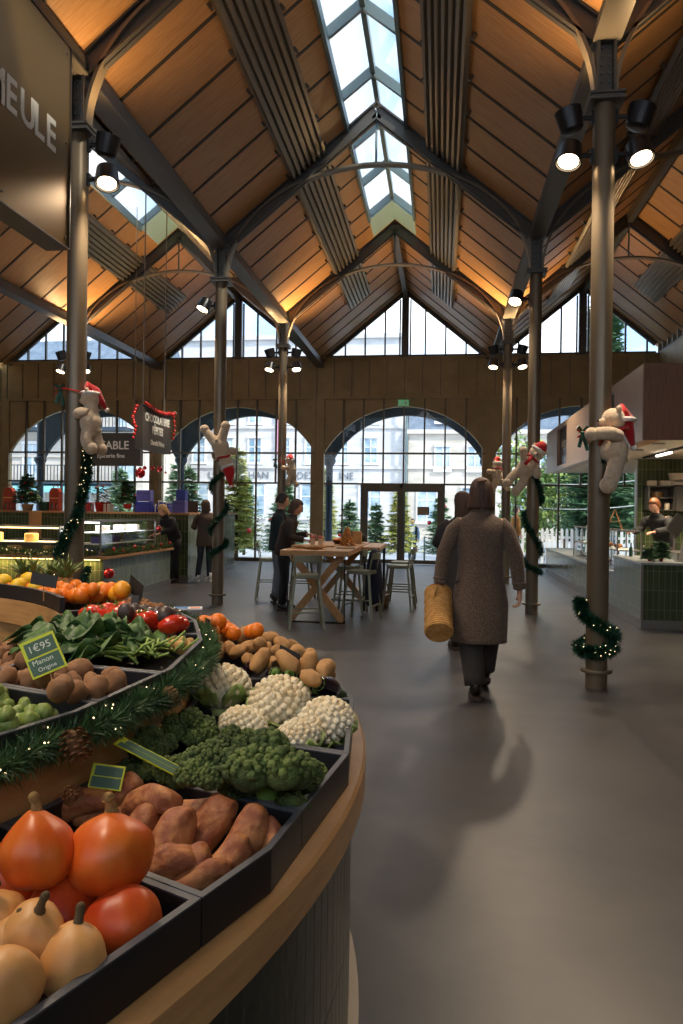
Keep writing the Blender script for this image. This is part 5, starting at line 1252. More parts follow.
# ---------------- top tier
HEAP.clear(); FT = 1.10; RMAX[0] = 1.87
ot = [orange_proto('orange', 'orange', ORG, .034)]
O_ = [(440, 90), (375, 118), (310, 112), (250, 108), (265, 92), (130, 98), (205, 118), (310, 146), (465, 145), (530, 112), (478, 112), (550, 150), (600, 118), (545, 132), (360, 145), (390, 130), (240, 135), (170, 110), (60, 110), (330, 80), (180, 78), (640, 112), (500, 150), (430, 148), (345, 100), (585, 140)]
group_place(ot, [(a / 5.69, 570 + b / 5.69) for a, b in O_[::-1]], .032, FT, 'orange in the bright heap at the far side of the stall', 'oranges at the far side of the stall')
group_place([orange_proto('orange', 'orange', mat('yellow_orange_peel', srgb(236, 160, 34), .4), .036)], [(x, y) for x, y in ((117, 594), (122, 590), (110, 588))], .035, FT, 'yellowish orange at the right end of the orange heap', 'yellowish oranges at the right end')
group_place([orange_proto('lemon', 'lemon', LEM, .034, 1.25)], [(4, 580), (28, 579), (-6, 584), (18, 585), (36, 587)], .036, FT + .02, 'yellow lemon at the left edge, among the oranges', 'lemons', 1.4)
PINE = mat('pineapple_skin', srgb(150, 104, 50), .7, bump=(60, 1, .01)); PLF = mat('pineapple_leaf', srgb(120, 140, 84), .5)
def pineapple(c, lab, seed):
    q_ = random.Random(seed); t = thing('pineapple', lab, 'pineapple', c, 0, 'pineapples behind the oranges'); MB().lathe([(.02, .0), (.04, .01), (.048, .05), (.045, .1), (.03, .135)], 18).build('fruit', PINE, t, 'all'); lm = MB()
    for i in range(34):
        a = q_.uniform(0, 6.28); tl = q_.uniform(.1, 1.0); L = q_.uniform(.07, .15); d = Vector((math.cos(a) * math.sin(tl), math.sin(a) * math.sin(tl), math.cos(tl))); s = Vector((-math.sin(a), math.cos(a), 0)) * .009; b = Vector((0, 0, .125)); m_ = b + d * L * .5; e = b + d * L + Vector((math.cos(a), math.sin(a), -.1)) * .03
        lm.add([b - s, b + s, m_ + s, m_ - s, e], [(0, 1, 2, 3), (3, 2, 4)])
    lm.build('leaf_crown', PLF, t); return t
for i, (x, y, l) in enumerate([(42, 588, 'pineapple crown left of the nearest left column, behind the lemons'), (60, 588, 'pineapple crown just left of the column foot'), (112, 586, 'pineapple crown right of the column, left one'), (122, 586, 'pineapple crown right of the column, right one'), (88, 588, 'pineapple crown in front of the column')]): v = atz(x, 585, 1.10) - Vector((SX, SY, 0)); v.z = 0; v = v * min(1, 1.86 / v.length); pineapple(Vector((SX, SY, 1.036)) + v, l, i)
CRG = mat('dark_green_crate', srgb(44, 70, 56), .5)
pc = atz(16, 640, .9)
for k in range(3):
    z = .3 * k; t = thing('plastic_crate', ['bottom', 'middle', 'topmost'][k] + ' dark green crate of the stack inside the round stall', 'crate', (pc.x, pc.y, z), .5, 'crates inside the stall'); m = MB()
    m.box(-.28, .28, -.19, .19, 0, .012)
    for s in (-1, 1):
        for zz in (.02, .1, .18, .27): m.box(-.28, .28, s * .19 - .006, s * .19 + .006, zz, zz + .025).box(s * .28 - .006, s * .28 + .006, -.19, .19, zz, zz + .025)
        for x in (-.27, -.09, .09, .27): m.box(x - .012, x + .012, s * .19 - .005, s * .19 + .005, 0, .295)
    m.build('crate_body', CRG, t)
# ---------------- price tags
YG = mat('lime_tag_border', srgb(196, 206, 40), .5); SLT = mat('tag_slate', srgb(66, 96, 76), .5); CHK = mat('chalk_writing', srgb(214, 220, 206), .8); WST = mat('tag_stick', srgb(190, 140, 84), .7)
def tag_sign(c, right, up, w, h, lab, lines, stick=None, dark=False):
    t = thing('price_tag', lab, 'price tag', c); M = plane_M((0, 0, 0), right, up)
    MB().box(-w / 2, w / 2, -h / 2, h / 2, -.0015, .0015, M).build('card', BLACK if dark else YG, t)
    if not dark: MB().box(-w * .40, w * .45, .02 * h, h * .42, .0016, .0022, M).box(-w * .45, w * .45, -h * .45, -.03 * h, .0016, .0022, M).build('slate_panel', SLT, t)
    for (s, x, y, sz) in lines: text('writing', s, sz, CHK, t, M @ Matrix.Translation((x * w, y * h, .0024)), .0003)
    if stick: MB().cyl(M @ Vector((0, -h / 2 + .01, -.003)), M @ Vector((0, -h / 2 + .01, -.003)) + Vector(stick), .0022, 6).build('stick', WST, t)
p0 = atz(43, 655, 1.195)
tag_sign(p0, (.90, .1, .40), (-.55, .35, .68), .086, .1, 'lime edged slate price tag on a stick over the round potatoes', [('1€95', 0, .22, .027), ('Manon', -.05, -.14, .019), ('Origine', 0, -.34, .015)], (.03, -.02, -.07))
tag_sign(atz(107, 777, .965), (1, .1, -.1), (0, .5, .8), .07, .05, 'small lime and green price tag behind the sweet potatoes', [], (0, .0, -.06))
tag_sign(atz(150, 757, .985), (.85, -.1, -.32), (.3, .9, .25), .17, .03, 'green price tag seen edge on between broccoli and sweet potatoes', [], None)
for x, y, z, w, h, r_, l in [(289, 662, 1.0, .1, .09, (.8, -.5, -.2), 'black price tag standing among the aubergines'), (274, 672, .97, .07, .08, (.1, 1, 0), 'thin black price tag seen edge on beside the aubergines'), (204, 626, 1.06, .12, .07, (.6, -.8, 0), 'black price tag by the garland at the far end'), (134, 608, 1.15, .03, .10, (1, 0, 0), 'narrow grey price tag standing in front of the tomatoes'), (136, 588, 1.2, .12, .07, (.7, -.6, -.3), 'black price tag tilted at the right end of the oranges'), (44, 580, 1.24, .13, .05, (.9, -.2, -.1), 'black price tag lying over the oranges at left')]:
    tag_sign(atz(x, y, z), r_, (0, .3, .9), w, h, l, [], (0, 0, -.07), True)
# ---------------- spruce garland along the middle tier, fairy lights and cones
NEED = mat('spruce_garland_green', srgb(34, 66, 34), .5, noise_=(30, srgb(78, 116, 66), .4, .65))
TINS = mat('tinsel_green', srgb(22, 66, 44), .35, .3, noise_=(14, srgb(40, 110, 90), .45, .7)); SPARK = mat('fairy_light', (1, .8, .5, 1), emit=(1, .75, .4, 1), es=3)
def garland(name, lab, cat, path, R, n, m, L=.05, w=.0035, seed=1, sparkle=0, core=.012, out=None, kindc=None):
    q_ = random.Random(seed); P = [Vector(p) for p in path]; t = thing(name, lab, cat, P[0]); o = P[0]; P = [p - o for p in P]
    MB().tube(P, core, 6).build('core_wire', m, t); mb = MB()
    for i in range(n):
        f = q_.random() * (len(P) - 1); k = min(int(f), len(P) - 2); p = P[k].lerp(P[k + 1], f - k); d = (P[k + 1] - P[k]).normalized(); s, u = frame(d); a = q_.random() * 6.283
        rad = s * math.cos(a) + u * math.sin(a); e = (rad + d * q_.uniform(-.7, .9)).normalized() * L * q_.uniform(.6, 1.2); b = p + rad * R * q_.uniform(0, .6); wv = e.cross(Vector((q_.gauss(0, 1), q_.gauss(0, 1), q_.gauss(0, 1)))).normalized() * w
        mb.add([b - wv, b + wv, b + e], [(0, 1, 2)])
    mb.build('needles', m, t)
    if sparkle:
        sb = MB()
        for i in range(sparkle):
            f = q_.random() * (len(P) - 1); k = min(int(f), len(P) - 2); p = P[k].lerp(P[k + 1], f - k) + Vector((q_.uniform(-1, 1), q_.uniform(-1, 1), q_.uniform(-.5, 1))) * R * .9; sb.ell(p, .0019 if R < .05 else .004, 5, 4)
        sb.build('fairy_lights', SPARK, t)
    return t
gp = [pol(D(-34 + 78 * i / 40), 1.935 + .01 * math.sin(i * 1.7), 1.055 + .010 * math.sin(i * 2.3)) for i in range(41)]
garland('spruce_garland', 'thick green spruce garland with fairy lights along the middle tier', 'garland', gp, .042, 17000, NEED, .036, .0016, 3, 90, .01)
CONE = mat('pine_cone_brown', srgb(120, 84, 50), .8)
def cone(c, r, lab, seed):
    q_ = random.Random(seed); mb = MB().ell((0, 0, 0), (r * .5, r * .5, r * .8), 10, 8)
    for k in range(60):
        z = -1 + 2 * (k + .5) / 60; a = k * 2.39996; rr = math.sqrt(1 - z * z) * r * .55; b = Vector((rr * math.cos(a), rr * math.sin(a), z * r)); e = b + Vector((math.cos(a), math.sin(a), .5)) * r * .42; s = Vector((-math.sin(a), math.cos(a), 0)) * r * .2
        mb.add([b - s * .5, b + s * .5, e + s, e - s, e + Vector((0, 0, -r * .1))], [(0, 1, 2, 3), (3, 2, 4)])
    o = mb.build('pine_cone', CONE, None, True, loc=c); o.rotation_euler = (q_.uniform(0, 3), q_.uniform(0, 3), 0); return tag(o, lab, 'pine cone', 'pine cones in the garland')
cone(atz(75, 743, 1.08), .032, 'large pine cone low in the spruce garland near the left', 1); cone(atz(170, 699, 1.05), .026, 'small pine cone in the garland left of the first cauliflower', 2); cone(atz(72, 795, 1.0), .02, 'pine cone tip at the lower left of the garland', 3)
# ================================================================ TABLE, STOOLS, PEOPLE, BEARS, TINSEL
TABLE = mat('pale_oak_table', srgb(206, 158, 104), .4, noise_=((30, 3, 30), srgb(180, 130, 78), .3, .7))
SAGE = mat('sage_metal', srgb(140, 140, 118), .4, .4)
t = thing('high_table', 'high pale oak table with crossed legs in the middle of the hall', 'table', (-1.665, 9.8, 0))
MB().box(-.465, .465, -.02, 3.0, .915, .99).build('tabletop', TABLE, t, bevel=.006)
for y in (.22, 2.75):
    for s in (-1, 1):
        MB().bar((-s * .37, y + s * .025, .02), (s * .34, y + s * .025, .915), .05, .10, Vector((1, 0, 0))).build('leg', TABLE, t)
    MB().box(-.40, .40, y - .06, y - .045, 0, .015).box(-.40, -.385, y - .06, y - .045, 0, .915).box(.385, .40, y - .06, y - .045, 0, .915).box(-.40, .40, y - .06, y + .06, 0, .012).build('steel_frame', BLACK, t)
t = thing('side_table', 'second high oak table just right of the first one', 'table', (-1.0, 11.2, 0))
MB().box(-.18, .10, 0, 1.5, .925, .98).build('tabletop', TABLE, t, bevel=.005)
for x in (-.14, .06):
    for y in (.1, 1.4): MB().box(x - .02, x + .02, y - .02, y + .02, 0, .925).build('leg', BLACK, t)
def stool():
    t = thing('bar_stool', '', 'stool', (0, 0, 0)); w0, w1 = .15, .225
    MB().box(-.17, .17, -.17, .17, .685, .70).box(-.17, .17, -.172, -.16, .65, .69).box(-.17, .17, .16, .172, .65, .69).box(-.172, -.16, -.16, .16, .65, .69).box(.16, .172, -.16, .16, .65, .69).build('seat', SAGE, t, bevel=.008)
    for x in (-1, 1):
        for y in (-1, 1): MB().bar((x * w0, y * w0, .69), (x * w1, y * w1, 0), .03, .03).build('leg', SAGE, t)
    f = lambda z: w0 + (w1 - w0) * (.69 - z) / .69
    m = MB()
    for z in (.22, .30):
        w = f(z)
        for s in (-1, 1):
            if z == .22: m.bar((-w, s * w, z), (w, s * w, z), .018, .018)
            else: m.bar((s * w, -w, z), (s * w, w, z), .018, .018)
    m.build('stretcher', SAGE, t)
    m = MB()
    for x in (-1, 1): m.bar((x * .155, -.16, .69), (x * .165, -.215, .95), .028, .012)
    m.build('back_post', SAGE, t)
    m = MB(); vs = []
    for i in range(9):
        a = -1 + i / 4; x = a * .175; y = -.215 - .03 * (1 - a * a)
        for z in (.865, .955): vs += [(x, y, z), (x, y - .008, z)]
    fs = []
    for i in range(8):
        o = 4 * i; fs += [(o, o + 4, o + 6, o + 2), (o + 1, o + 3, o + 7, o + 5), (o + 2, o + 6, o + 7, o + 3), (o, o + 1, o + 5, o + 4)]
    m.add(vs, fs + [(0, 2, 3, 1), (32, 33, 35, 34)]).build('backrest', SAGE, t); return t
s0 = stool()
ST = [(-1.72, 9.52, .25, 'sage metal bar stool nearest the camera, at the short end of the table'), (-1.08, 10.35, 1.35, 'sage metal bar stool at the right side of the high table, nearest one'), (-1.32, 11.0, 1.5, 'sage metal bar stool half under the table'), (-.62, 11.55, 1.45, 'sage metal bar stool at the right of the second table, nearest one'),
      (-.62, 12.35, 1.5, 'sage metal bar stool at the right of the second table, farther one'), (-2.9, 12.5, -1.4, 'sage metal bar stool behind the standing man'), (-2.36, 12.45, -1.6, 'sage metal bar stool at the far left side of the high table')]
for i, (x, y, rz, l) in enumerate(ST):
    if i == 0: s0.location = (x, y, 0); s0.rotation_euler = (0, 0, rz); s0['label'] = l; s0['group'] = 'sage bar stools round the high tables'
    else: dup(s0, (x, y, 0), (0, 0, rz), l)
# things on the table
KR = mat('kraft_bag', srgb(196, 152, 102), .8, noise_=(12, srgb(176, 130, 82), .4, .6)); ZT = .991
o = blob((.17, .10, .03), .12, 1.6, 4, 22, 10).build('paper_bag', KR, None, 'all', loc=(-1.72, 10.1, ZT + .032)); o.rotation_euler = (0, 0, .2); tag(o, 'flat crumpled kraft paper bag lying on the near end of the table', 'bag')
o = blob((.11, .07, .025), .12, 1.9, 8, 20, 9).build('paper_bag', KR, None, 'all', loc=(-1.98, 10.35, ZT + .027)); tag(o, 'small folded kraft bag left of the wooden board', 'bag')
tag(MB().box(-.24, .24, -.13, .13, 0, .02).build('serving_board', ORANGEWOOD, bevel=.006, loc=(-1.78, 10.9, ZT)), 'wooden serving board in the middle of the table', 'board')
CUPM = mat('cup_kraft', srgb(214, 190, 160), .7)
for i, (x, l) in enumerate(((-1.88, 'left kraft paper cup with red fruit on the serving board'), (-1.76, 'right kraft paper cup with red fruit on the serving board'))):
    t = thing('paper_cup', l, 'cup', (x, 10.9, ZT + .021)); MB().lathe([(.03, 0), (.045, .1), (.047, .1), (.043, .095), (.005, .09)], 14).build('cup', CUPM, t, True); MB().ell((0, 0, .105), (.045, .045, .03), 10, 7).ell((.02, 0, .125), .018, 8, 6).ell((-.015, .01, .128), .018, 8, 6).build('fruit', mat('berries', srgb(190, 96, 84), .5), t, 'all')
t = thing('pastry_tower', 'golden cone shaped tower of pastry on the table', 'pastry', (-1.42, 11.35, ZT)); m = MB(); q_ = random.Random(2)
for k in range(70):
    f = k / 70; a = k * 2.4; r = .085 * (1 - f) + .008; m.ell((math.cos(a) * r, math.sin(a) * r, .02 + .25 * f), (.028, .028, .022), 8, 6)
m.build('choux_puffs', PASTRY, t, 'all'); MB().lathe([(.14, 0), (.15, .008), (.01, .009)], 20).build('plate', KR, t)
t = thing('snack_bowl', 'low brown bowl of orange snacks behind the pastry tower', 'bowl', (-1.62, 11.9, ZT)); MB().lathe([(.07, 0), (.13, .06), (.12, .06), (.07, .012), (.01, .01)], 20).build('bowl', BROWNB, t, True); MB().ell((0, 0, .06), (.11, .11, .035), 14, 8).build('snacks', ORG, t, 'all')
o = MB().prism([(-.08, 0), (.08, 0), (.075, .2), (-.075, .2)], -.045, .045, Matrix(((1, 0, 0, 0), (0, 0, 1, 0), (0, 1, 0, 0), (0, 0, 0, 1)))).build('paper_bag', KR, None, bevel=.006, loc=(-1.36, 12.2, ZT)); tag(o, 'upright kraft paper bag standing near the far right of the table', 'bag')
o = blob((.13, .08, .085), .08, 1.2, 8, 16, 12).build('backpack', mat('dark_green_cloth', srgb(34, 52, 46), .9), None, 'all', loc=(-1.38, 12.45, ZT + .085)); tag(o, 'dark green rucksack behind the upright kraft bag', 'bag')
tag(MB().box(-.13, .13, -.06, .06, 0, .01).build('menu_card', mat('dark_green_card', srgb(64, 84, 60), .6), loc=(-1.33, 10.5, ZT)), 'dark green card lying at the right edge of the table', 'card')
# navy coat hung over the stool
NAVY = mat('navy_cloth', srgb(36, 38, 58), .9, bump=(60, .4, .004))
def wrap(rings, n=26, seed=0, amp=.012, f=9):
    """rings: (cx, cy, z, rx, ry) -> list of point rings with soft folds"""
    out = []
    for (cx, cy, z, rx, ry) in rings:
        r = []
        for k in range(n):
            a = 2 * PI * k / n; w = 1 + amp / .15 * (nz(Vector((math.cos(a) * 2.2, math.sin(a) * 2.2, z * 1.3)), 1.0, seed))
            r.append(Vector((cx + rx * math.cos(a) * w, cy + ry * math.sin(a) * w, z)))
        out.append(r)
    return out
tag(MB().loft(wrap([(0, 0, .18, .10, .13), (.0, 0, .24, .13, .16), (0, .02, .5, .13, .18), (0, 0, .75, .11, .17), (0, 0, .93, .07, .17), (0, 0, .985, .03, .14)], 26, 3, .03)).build('coat', NAVY, None, 'all', loc=(-.93, 10.6, 0)), 'navy coat hanging over the stool at the right of the table', 'coat')
t = thing('wicker_basket', 'brown wicker basket on the floor under the second table', 'basket', (-.93, 11.9, 0)); MB().lathe([(.1, 0), (.13, .02), (.15, .24), (.14, .24), (.12, .03), (.01, .02)], 20).build('wicker_body', mat('wicker', srgb(160, 104, 56), .8, bump=((60, 60, 160), .8, .01)), t, True); MB().tube([(-.14, 0, .22), (-.1, 0, .36), (0, 0, .41), (.1, 0, .36), (.14, 0, .22)], .01, 6).build('handle', BROWNB, t)

# ---------------------------------------------------------------- people
SKINM = mat('skin_tone', srgb(206, 156, 130), .55, bump=(80, .08, .002)); EYEW = mat('eye_white', srgb(230, 226, 220), .3); DARK = mat('very_dark_cloth', srgb(32, 32, 34), .85)
HAIRB = mat('brown_hair', srgb(58, 40, 32), .5, noise_=((150, 150, 6), srgb(104, 74, 56), .35, .65), bump=((260, 260, 6), 1, .006)); HAIRD = mat('dark_hair', srgb(38, 28, 24), .5, noise_=((60, 60, 4), srgb(60, 44, 34), .35, .65)); HAIRL = mat('blonde_hair', srgb(170, 128, 78), .5, noise_=((60, 60, 4), srgb(200, 160, 104), .35, .65))
JEAN = mat('dark_denim', srgb(52, 56, 66), .85, bump=(120, .3, .002)); JEANB = mat('black_washed_denim', srgb(56, 52, 50), .85, bump=(160, .4, .002)); LEATH = mat('black_leather', srgb(34, 29, 27), .3); SOLE = mat('shoe_sole', srgb(58, 46, 38), .7)
def head_mb(M, female=True):
    mb = MB()
    def g(p):
        x, y, z = p; k = 1.0
        if z < 0: k = 1 - .32 * (-z / .118) ** 1.5
        x *= k; y2 = y * (1 - .12 * max(0, -z / .118))
        if y > 0:
            e = math.exp(-((z - .005) / .018) ** 2) * math.exp(-((abs(x) - .032) / .016) ** 2); y2 -= .010 * e
            y2 += .018 * math.exp(-((z + .022) / .016) ** 2 - (x / .011) ** 2) + .010 * math.exp(-((z - .0) / .022) ** 2 - (x / .009) ** 2)
            y2 += .006 * math.exp(-((z + .058) / .008) ** 2 - (x / .022) ** 2) + .008 * math.exp(-((z + .095) / .014) ** 2 - (x / .02) ** 2)
        return Vector((x, y2, z))
    mb.ell((0, 0, 0), (.074, .095, .118), 36, 28).move(g)
    for s in (-1, 1): mb.ell((s * .074, -.008, -.008), (.01, .018, .03), 10, 8)
    return mb.move(lambda p: M @ p)
def hand_graph(V, E, R, iw, d, up, side, curl=.5, s=1.0):
    """palm and five fingers grown from wrist vertex iw; d = direction, up = back of hand, side = thumb side vector"""
    d = Vector(d).normalized(); side = Vector(side); side = (side - d * side.dot(d)).normalized(); up = side.cross(d) * -1 if Vector(up).dot(side.cross(d)) < 0 else side.cross(d)
    w = V[iw]; pm = w + d * .045 * s; V.append(pm); R.append((.028 * s, .018 * s)); ip = len(V) - 1; E.append((iw, ip))
    for k, (o, L) in enumerate(((.028, .068), (.010, .078), (-.009, .072), (-.026, .056))):
        L *= s; b = w + d * .088 * s + side * o * s; V.append(b); R.append(.0098 * s); i0 = len(V) - 1; E.append((ip, i0)); c = b
        for j, f in enumerate((.45, .32, .23)):
            a = curl * (j + .6); dd = d * math.cos(a) - up * math.sin(a); c = c + dd * L * f; V.append(c); R.append((.0088 - .0009 * j) * s); E.append((len(V) - 2 if j else i0, len(V) - 1))
    tb = w + d * .03 * s + side * .03 * s; V.append(tb); R.append(.0125 * s); E.append((iw, len(V) - 1)); c = tb
    for j, L in enumerate((.035, .03)):
        c = c + (d * .75 + side * (.6 - .4 * j) - up * .25 * (j + curl)).normalized() * L * s; V.append(c); R.append((.0105 - .0015 * j) * s); E.append((len(V) - 2, len(V) - 1))
BASE = dict(pelvis=(0, 0, .94), chest=(0, .0, 1.28), neck=(0, 0, 1.45), head=(0, .015, 1.60), shL=(-.17, 0, 1.40), shR=(.17, 0, 1.40), elL=(-.24, -.02, 1.13), elR=(.24, -.02, 1.13), wrL=(-.25, .05, .88), wrR=(.25, .05, .88),
            hipL=(-.09, 0, .90), hipR=(.09, 0, .90), knL=(-.10, .02, .50), knR=(.10, .02, .50), anL=(-.10, -.02, .09), anR=(.10, -.02, .09), hdL=None, hdR=None, hrot=(0, 0), curl=.5, toeL=0, toeR=0)
def person(lab, loc, heading, pose, top, bot, hair, style='bob', hem=.88, hemr=.19, sleeve=.055, legr=(.085, .062, .055), shoe=LEATH, sc=1.0, cat='person', shirt=None, collar=None, leghem=.11):
    J = dict(BASE); J.update(pose); J = {k: (Vector(v) if isinstance(v, tuple) and len(v) == 3 else v) for k, v in J.items()}
    t = thing('person', lab, cat, loc, heading); t.scale = (sc,) * 3
    V = []; E = []; R = []
    def a(p, r, prev=None): V.append(Vector(p)); R.append(r); i = len(V) - 1; (E.append((prev, i)) if prev is not None else None); return i
    pv = a(J['pelvis'], .12); ws = a(J['pelvis'].lerp(J['chest'], .5), .105, pv); ch = a(J['chest'], .12, ws); nk = a(J['neck'] - Vector((0, 0, .02)), .055, ch); hd = a(J['head'] - Vector((0, .01, .05)), .05, nk)
    for s in 'LR':
        sh = a(J['sh' + s], .052, ch); el = a(J['el' + s], .04, sh); wr = a(J['wr' + s], (.027, .021), el)
        d = J['hd' + s] or (J['wr' + s] - J['el' + s]); sd = Vector((1, 0, 0)) if s == 'L' else Vector((-1, 0, 0)); sd = Vector((0, 1, 0)) if abs(Vector(d).normalized().y) < .6 else sd
        hand_graph(V, E, R, wr, d, Vector((-1 if s == 'L' else 1, 0, .3)), sd, J['curl'])
        hp = a(J['hip' + s], .085, pv); kn = a(J['kn' + s], .055, hp); an = a(J['an' + s], .036, kn); a(J['an' + s] + Vector((0, .12, -.055)), .03, an)
    b = skin('body', V, E, R, SKINM, t, 1, 0)
    M = Matrix.Translation(J['head']) @ Matrix.Rotation(J['hrot'][0], 4, 'Z') @ Matrix.Rotation(J['hrot'][1], 4, 'X')
    join_into(b, head_mb(M))
    ey = MB()
    for s in (-1, 1): ey.ell(M @ Vector((s * .032, .079, .005)), (.011, .008, .007), 10, 7)
    ey.build('eyes', EYEW, t, 'all'); ir = MB()
    for s in (-1, 1): ir.ell(M @ Vector((s * .032, .086, .005)), .0045, 8, 6)
    ir.build('irises', DARK, t, 'all')
    br = MB()
    for s in (-1, 1): br.tube([M @ Vector((s * .018, .093, .026)), M @ Vector((s * .034, .09, .031)), M @ Vector((s * .05, .078, .026))], .003, 5)
    br.build('eyebrows', hair, t)
    # hair
    h = MB(); n = 52; rings = []
    low = {'short': -.035, 'bob': -.115, 'long': -.26}[style]; q_ = random.Random(len(lab))
    zs = [.1338, .131, .122, .105, .08, .05, .02, -.02] + ([low] if style == 'short' else [-.06, -.095, low] if style == 'bob' else [-.07, -.12, -.19, low])
    wd = {'short': 1.0, 'bob': 1.16, 'long': 1.08}[style]
    if style != 'short': zs.append(low + .012)
    for z in zs:
        k = max(.02, 1 - (max(z, 0) / .134) ** 2.6) ** .45 if z > 0 else 1.0; dn = max(0, -z) / .1
        rx = (.084 if style == 'short' else .092) * k * (1 + (wd - 1) * min(1, dn)) * (1 - (.25 if z == low and style == 'long' else .0)); ry = (.102 if style == 'short' else .108) * k * (1 - .1 * min(1, dn)); r = []
        for i in range(n):
            an = 2 * PI * i / n; x, y = math.cos(an), math.sin(an); fr = max(0, y)
            yy = ry * y
            if z < .075: yy = min(yy, .045 - (.025 if z < .02 else 0) - (.02 if z < -.05 else 0))
            w = 1 + (.022 * math.sin(an * 13 + z * 24) + .016 * math.sin(an * 29 + z * 9)) * (1 if z < .1 else .3)
            r.append(M @ Vector((rx * x * w, (yy - .012) * w, z + .004 + (.010 * math.sin(i * 4.7) + .006 * math.sin(i * 2.3) if z == low else 0))))
        if len(rings) == len(zs) - 1 and style != 'short': c_ = sum(r, Vector()) / n; r = [c_.lerp(p, .6) for p in r]
        rings.append(r)
    h.loft(rings).build('hair', hair, t, 'all')
    # clothes
    n = 30; P, C, N_ = J['pelvis'], J['chest'], J['neck']; sw = (J['shR'] - J['shL']).length / 2
    R_ = []
    zt = [(hem, hemr, hemr * .82), (hem + .03, hemr, hemr * .82), (max(hem + .06, P.z * .6 + hem * .4), hemr * 1.02, hemr * .8), (P.z + .04, .185, .145), (P.z + .16, .175, .13), (C.z, .19, .135), (C.z + .08, sw + .03, .125), (N_.z - .07, sw + .035, .098), (N_.z - .03, sw * .72, .082), (N_.z + .0, .085, .072), (N_.z + .03, .066, .066)]
    for z, rx, ry in zt:
        if z <= P.z: f = 0; c = P
        elif z <= C.z: c = P.lerp(C, (z - P.z) / max(.01, C.z - P.z))
        else: c = C.lerp(N_, min(1, (z - C.z) / max(.01, N_.z - C.z)))
        R_.append((c.x, c.y, z, rx * (.96 if z < C.z else 1), ry))
    g = MB().loft(wrap(R_, n, len(lab), .009))
    for s in 'LR':
        S, El, W = J['sh' + s], J['el' + s], J['wr' + s]; inn = S.lerp(C, .35)
        g.tube([inn + Vector((0, 0, -.03)), S + Vector((0, 0, -.045)), S.lerp(El, .33), S.lerp(El, .7), El, El.lerp(W, .45), El.lerp(W, .85), El.lerp(W, .93)], [sleeve * 1.1, sleeve * 1.22, sleeve * 1.2, sleeve * 1.08, sleeve, sleeve * .95, sleeve * .86, sleeve * .84], 14)
    cl = g.build('coat' if hem < .8 else 'jacket', top, t, 'all')
    if hem < .8:
        cuf = MB()
        for s in 'LR': W, El = J['wr' + s], J['el' + s]; cuf.tube([El.lerp(W, .72), El.lerp(W, .80)], sleeve * .93, 14); cuf.ell(El.lerp(W, .76) + Vector((.05 if s == 'R' else -.05, -.01, 0)), .009, 8, 6)
        cuf.build('cuff_strap', top, t, 'all'); MB().lathe([(.07, 0), (.082, .01), (.075, .05), (.06, .052)], 20, Matrix.Translation(N_ + Vector((0, 0, -.0)))).build('collar', top, t, 'all')
    elif collar: MB().lathe([(.062, 0), (.074, .008), (.07, .04), (.055, .042)], 18, Matrix.Translation(N_ - Vector((0, 0, .0)))).build('collar', collar, t, 'all')
    tr = MB(); tr.loft(wrap([(P.x, P.y, P.z - .1, .15, .11), (P.x, P.y, P.z, .165, .125), (P.x, P.y, P.z + .1, .14, .11)], 22, 2, .004))
    for s in 'LR':
        H, K, A = J['hip' + s], J['kn' + s], J['an' + s]; e = K.lerp(A, 1 - (leghem - .07) / .43 * 1.0) if leghem > .11 else A + Vector((0, 0, .02))
        tr.tube([H + Vector((0, 0, .03)), H.lerp(K, .35), H.lerp(K, .75), K, K.lerp(e, .4), K.lerp(e, .8), e], [legr[0], legr[0] * .98, legr[1] * 1.1, legr[1], legr[1] * 1.0, legr[2] * 1.02, legr[2]], 16)
    tr.build('trousers', bot, t, 'all')
    for s in 'LR':
        A = J['an' + s]; M2 = Matrix.Translation(A) @ Matrix.Rotation(J['toe' + s], 4, 'X')
        sh = MB().tube([M2 @ Vector((0, -.052, .055)), M2 @ Vector((0, -.04, .02)), M2 @ Vector((0, -.01, -.01)), M2 @ Vector((0, .06, -.03)), M2 @ Vector((0, .13, -.042)), M2 @ Vector((0, .185, -.052)), M2 @ Vector((0, .20, -.058))], [.03, .044, .048, .042, .04, .03, .012], 14)
        sh.cyl(M2 @ Vector((0, -.012, .0)), M2 @ Vector((0, -.012, .10)), .042, 14)
        so = sh.build('shoe', shoe, t, 'all'); pr_ = [(-.04, -.06), (.04, -.06), (.043, .0), (.046, .1), (.036, .17), (.0, .215), (-.036, .17), (-.046, .1), (-.043, .0)]
        MB().prism(pr_, -.092, -.062, M2).build('sole', SOLE if shoe is not WHITE else WHITE, so)
    return t, J
TWEED = mat('brown_tweed', srgb(62, 48, 40), .95, noise_=((210, 210, 210), srgb(136, 114, 96), .42, .62), bump=(300, .5, .003), sheen=.2)
mw, JW = person('woman seen from behind in a long brown tweed coat carrying a straw bag', (.33, 6.22, 0), .02, dict(head=(0, .015, 1.60), neck=(0, 0, 1.46), elL=(-.285, -.01, 1.13), wrL=(-.315, -.02, .88), hdL=(0, .06, -1), elR=(.275, -.01, 1.12), wrR=(.31, .03, .85), hdR=(.02, .05, -1),
    anL=(-.03, -.07, .10), knL=(-.075, .0, .50), anR=(.075, .32, .15), knR=(.095, .20, .52), toeR=-.35, hrot=(0, 0), curl=.75), TWEED, JEANB, HAIRB, 'bob', .455, .225, .058, (.105, .09, .082), LEATH, 1.05, leghem=.11)
t = thing('hair_clip', '', 'hair clip'); bpy.data.objects.remove(t)
hc = MB().bar((-.035, -.088, 1.70), (.035, -.088, 1.706), .018, .01); o = hc.build('hair_clip', mat('tortoiseshell', srgb(120, 76, 40), .2), mw); o.rotation_euler = (0, 0, 0)
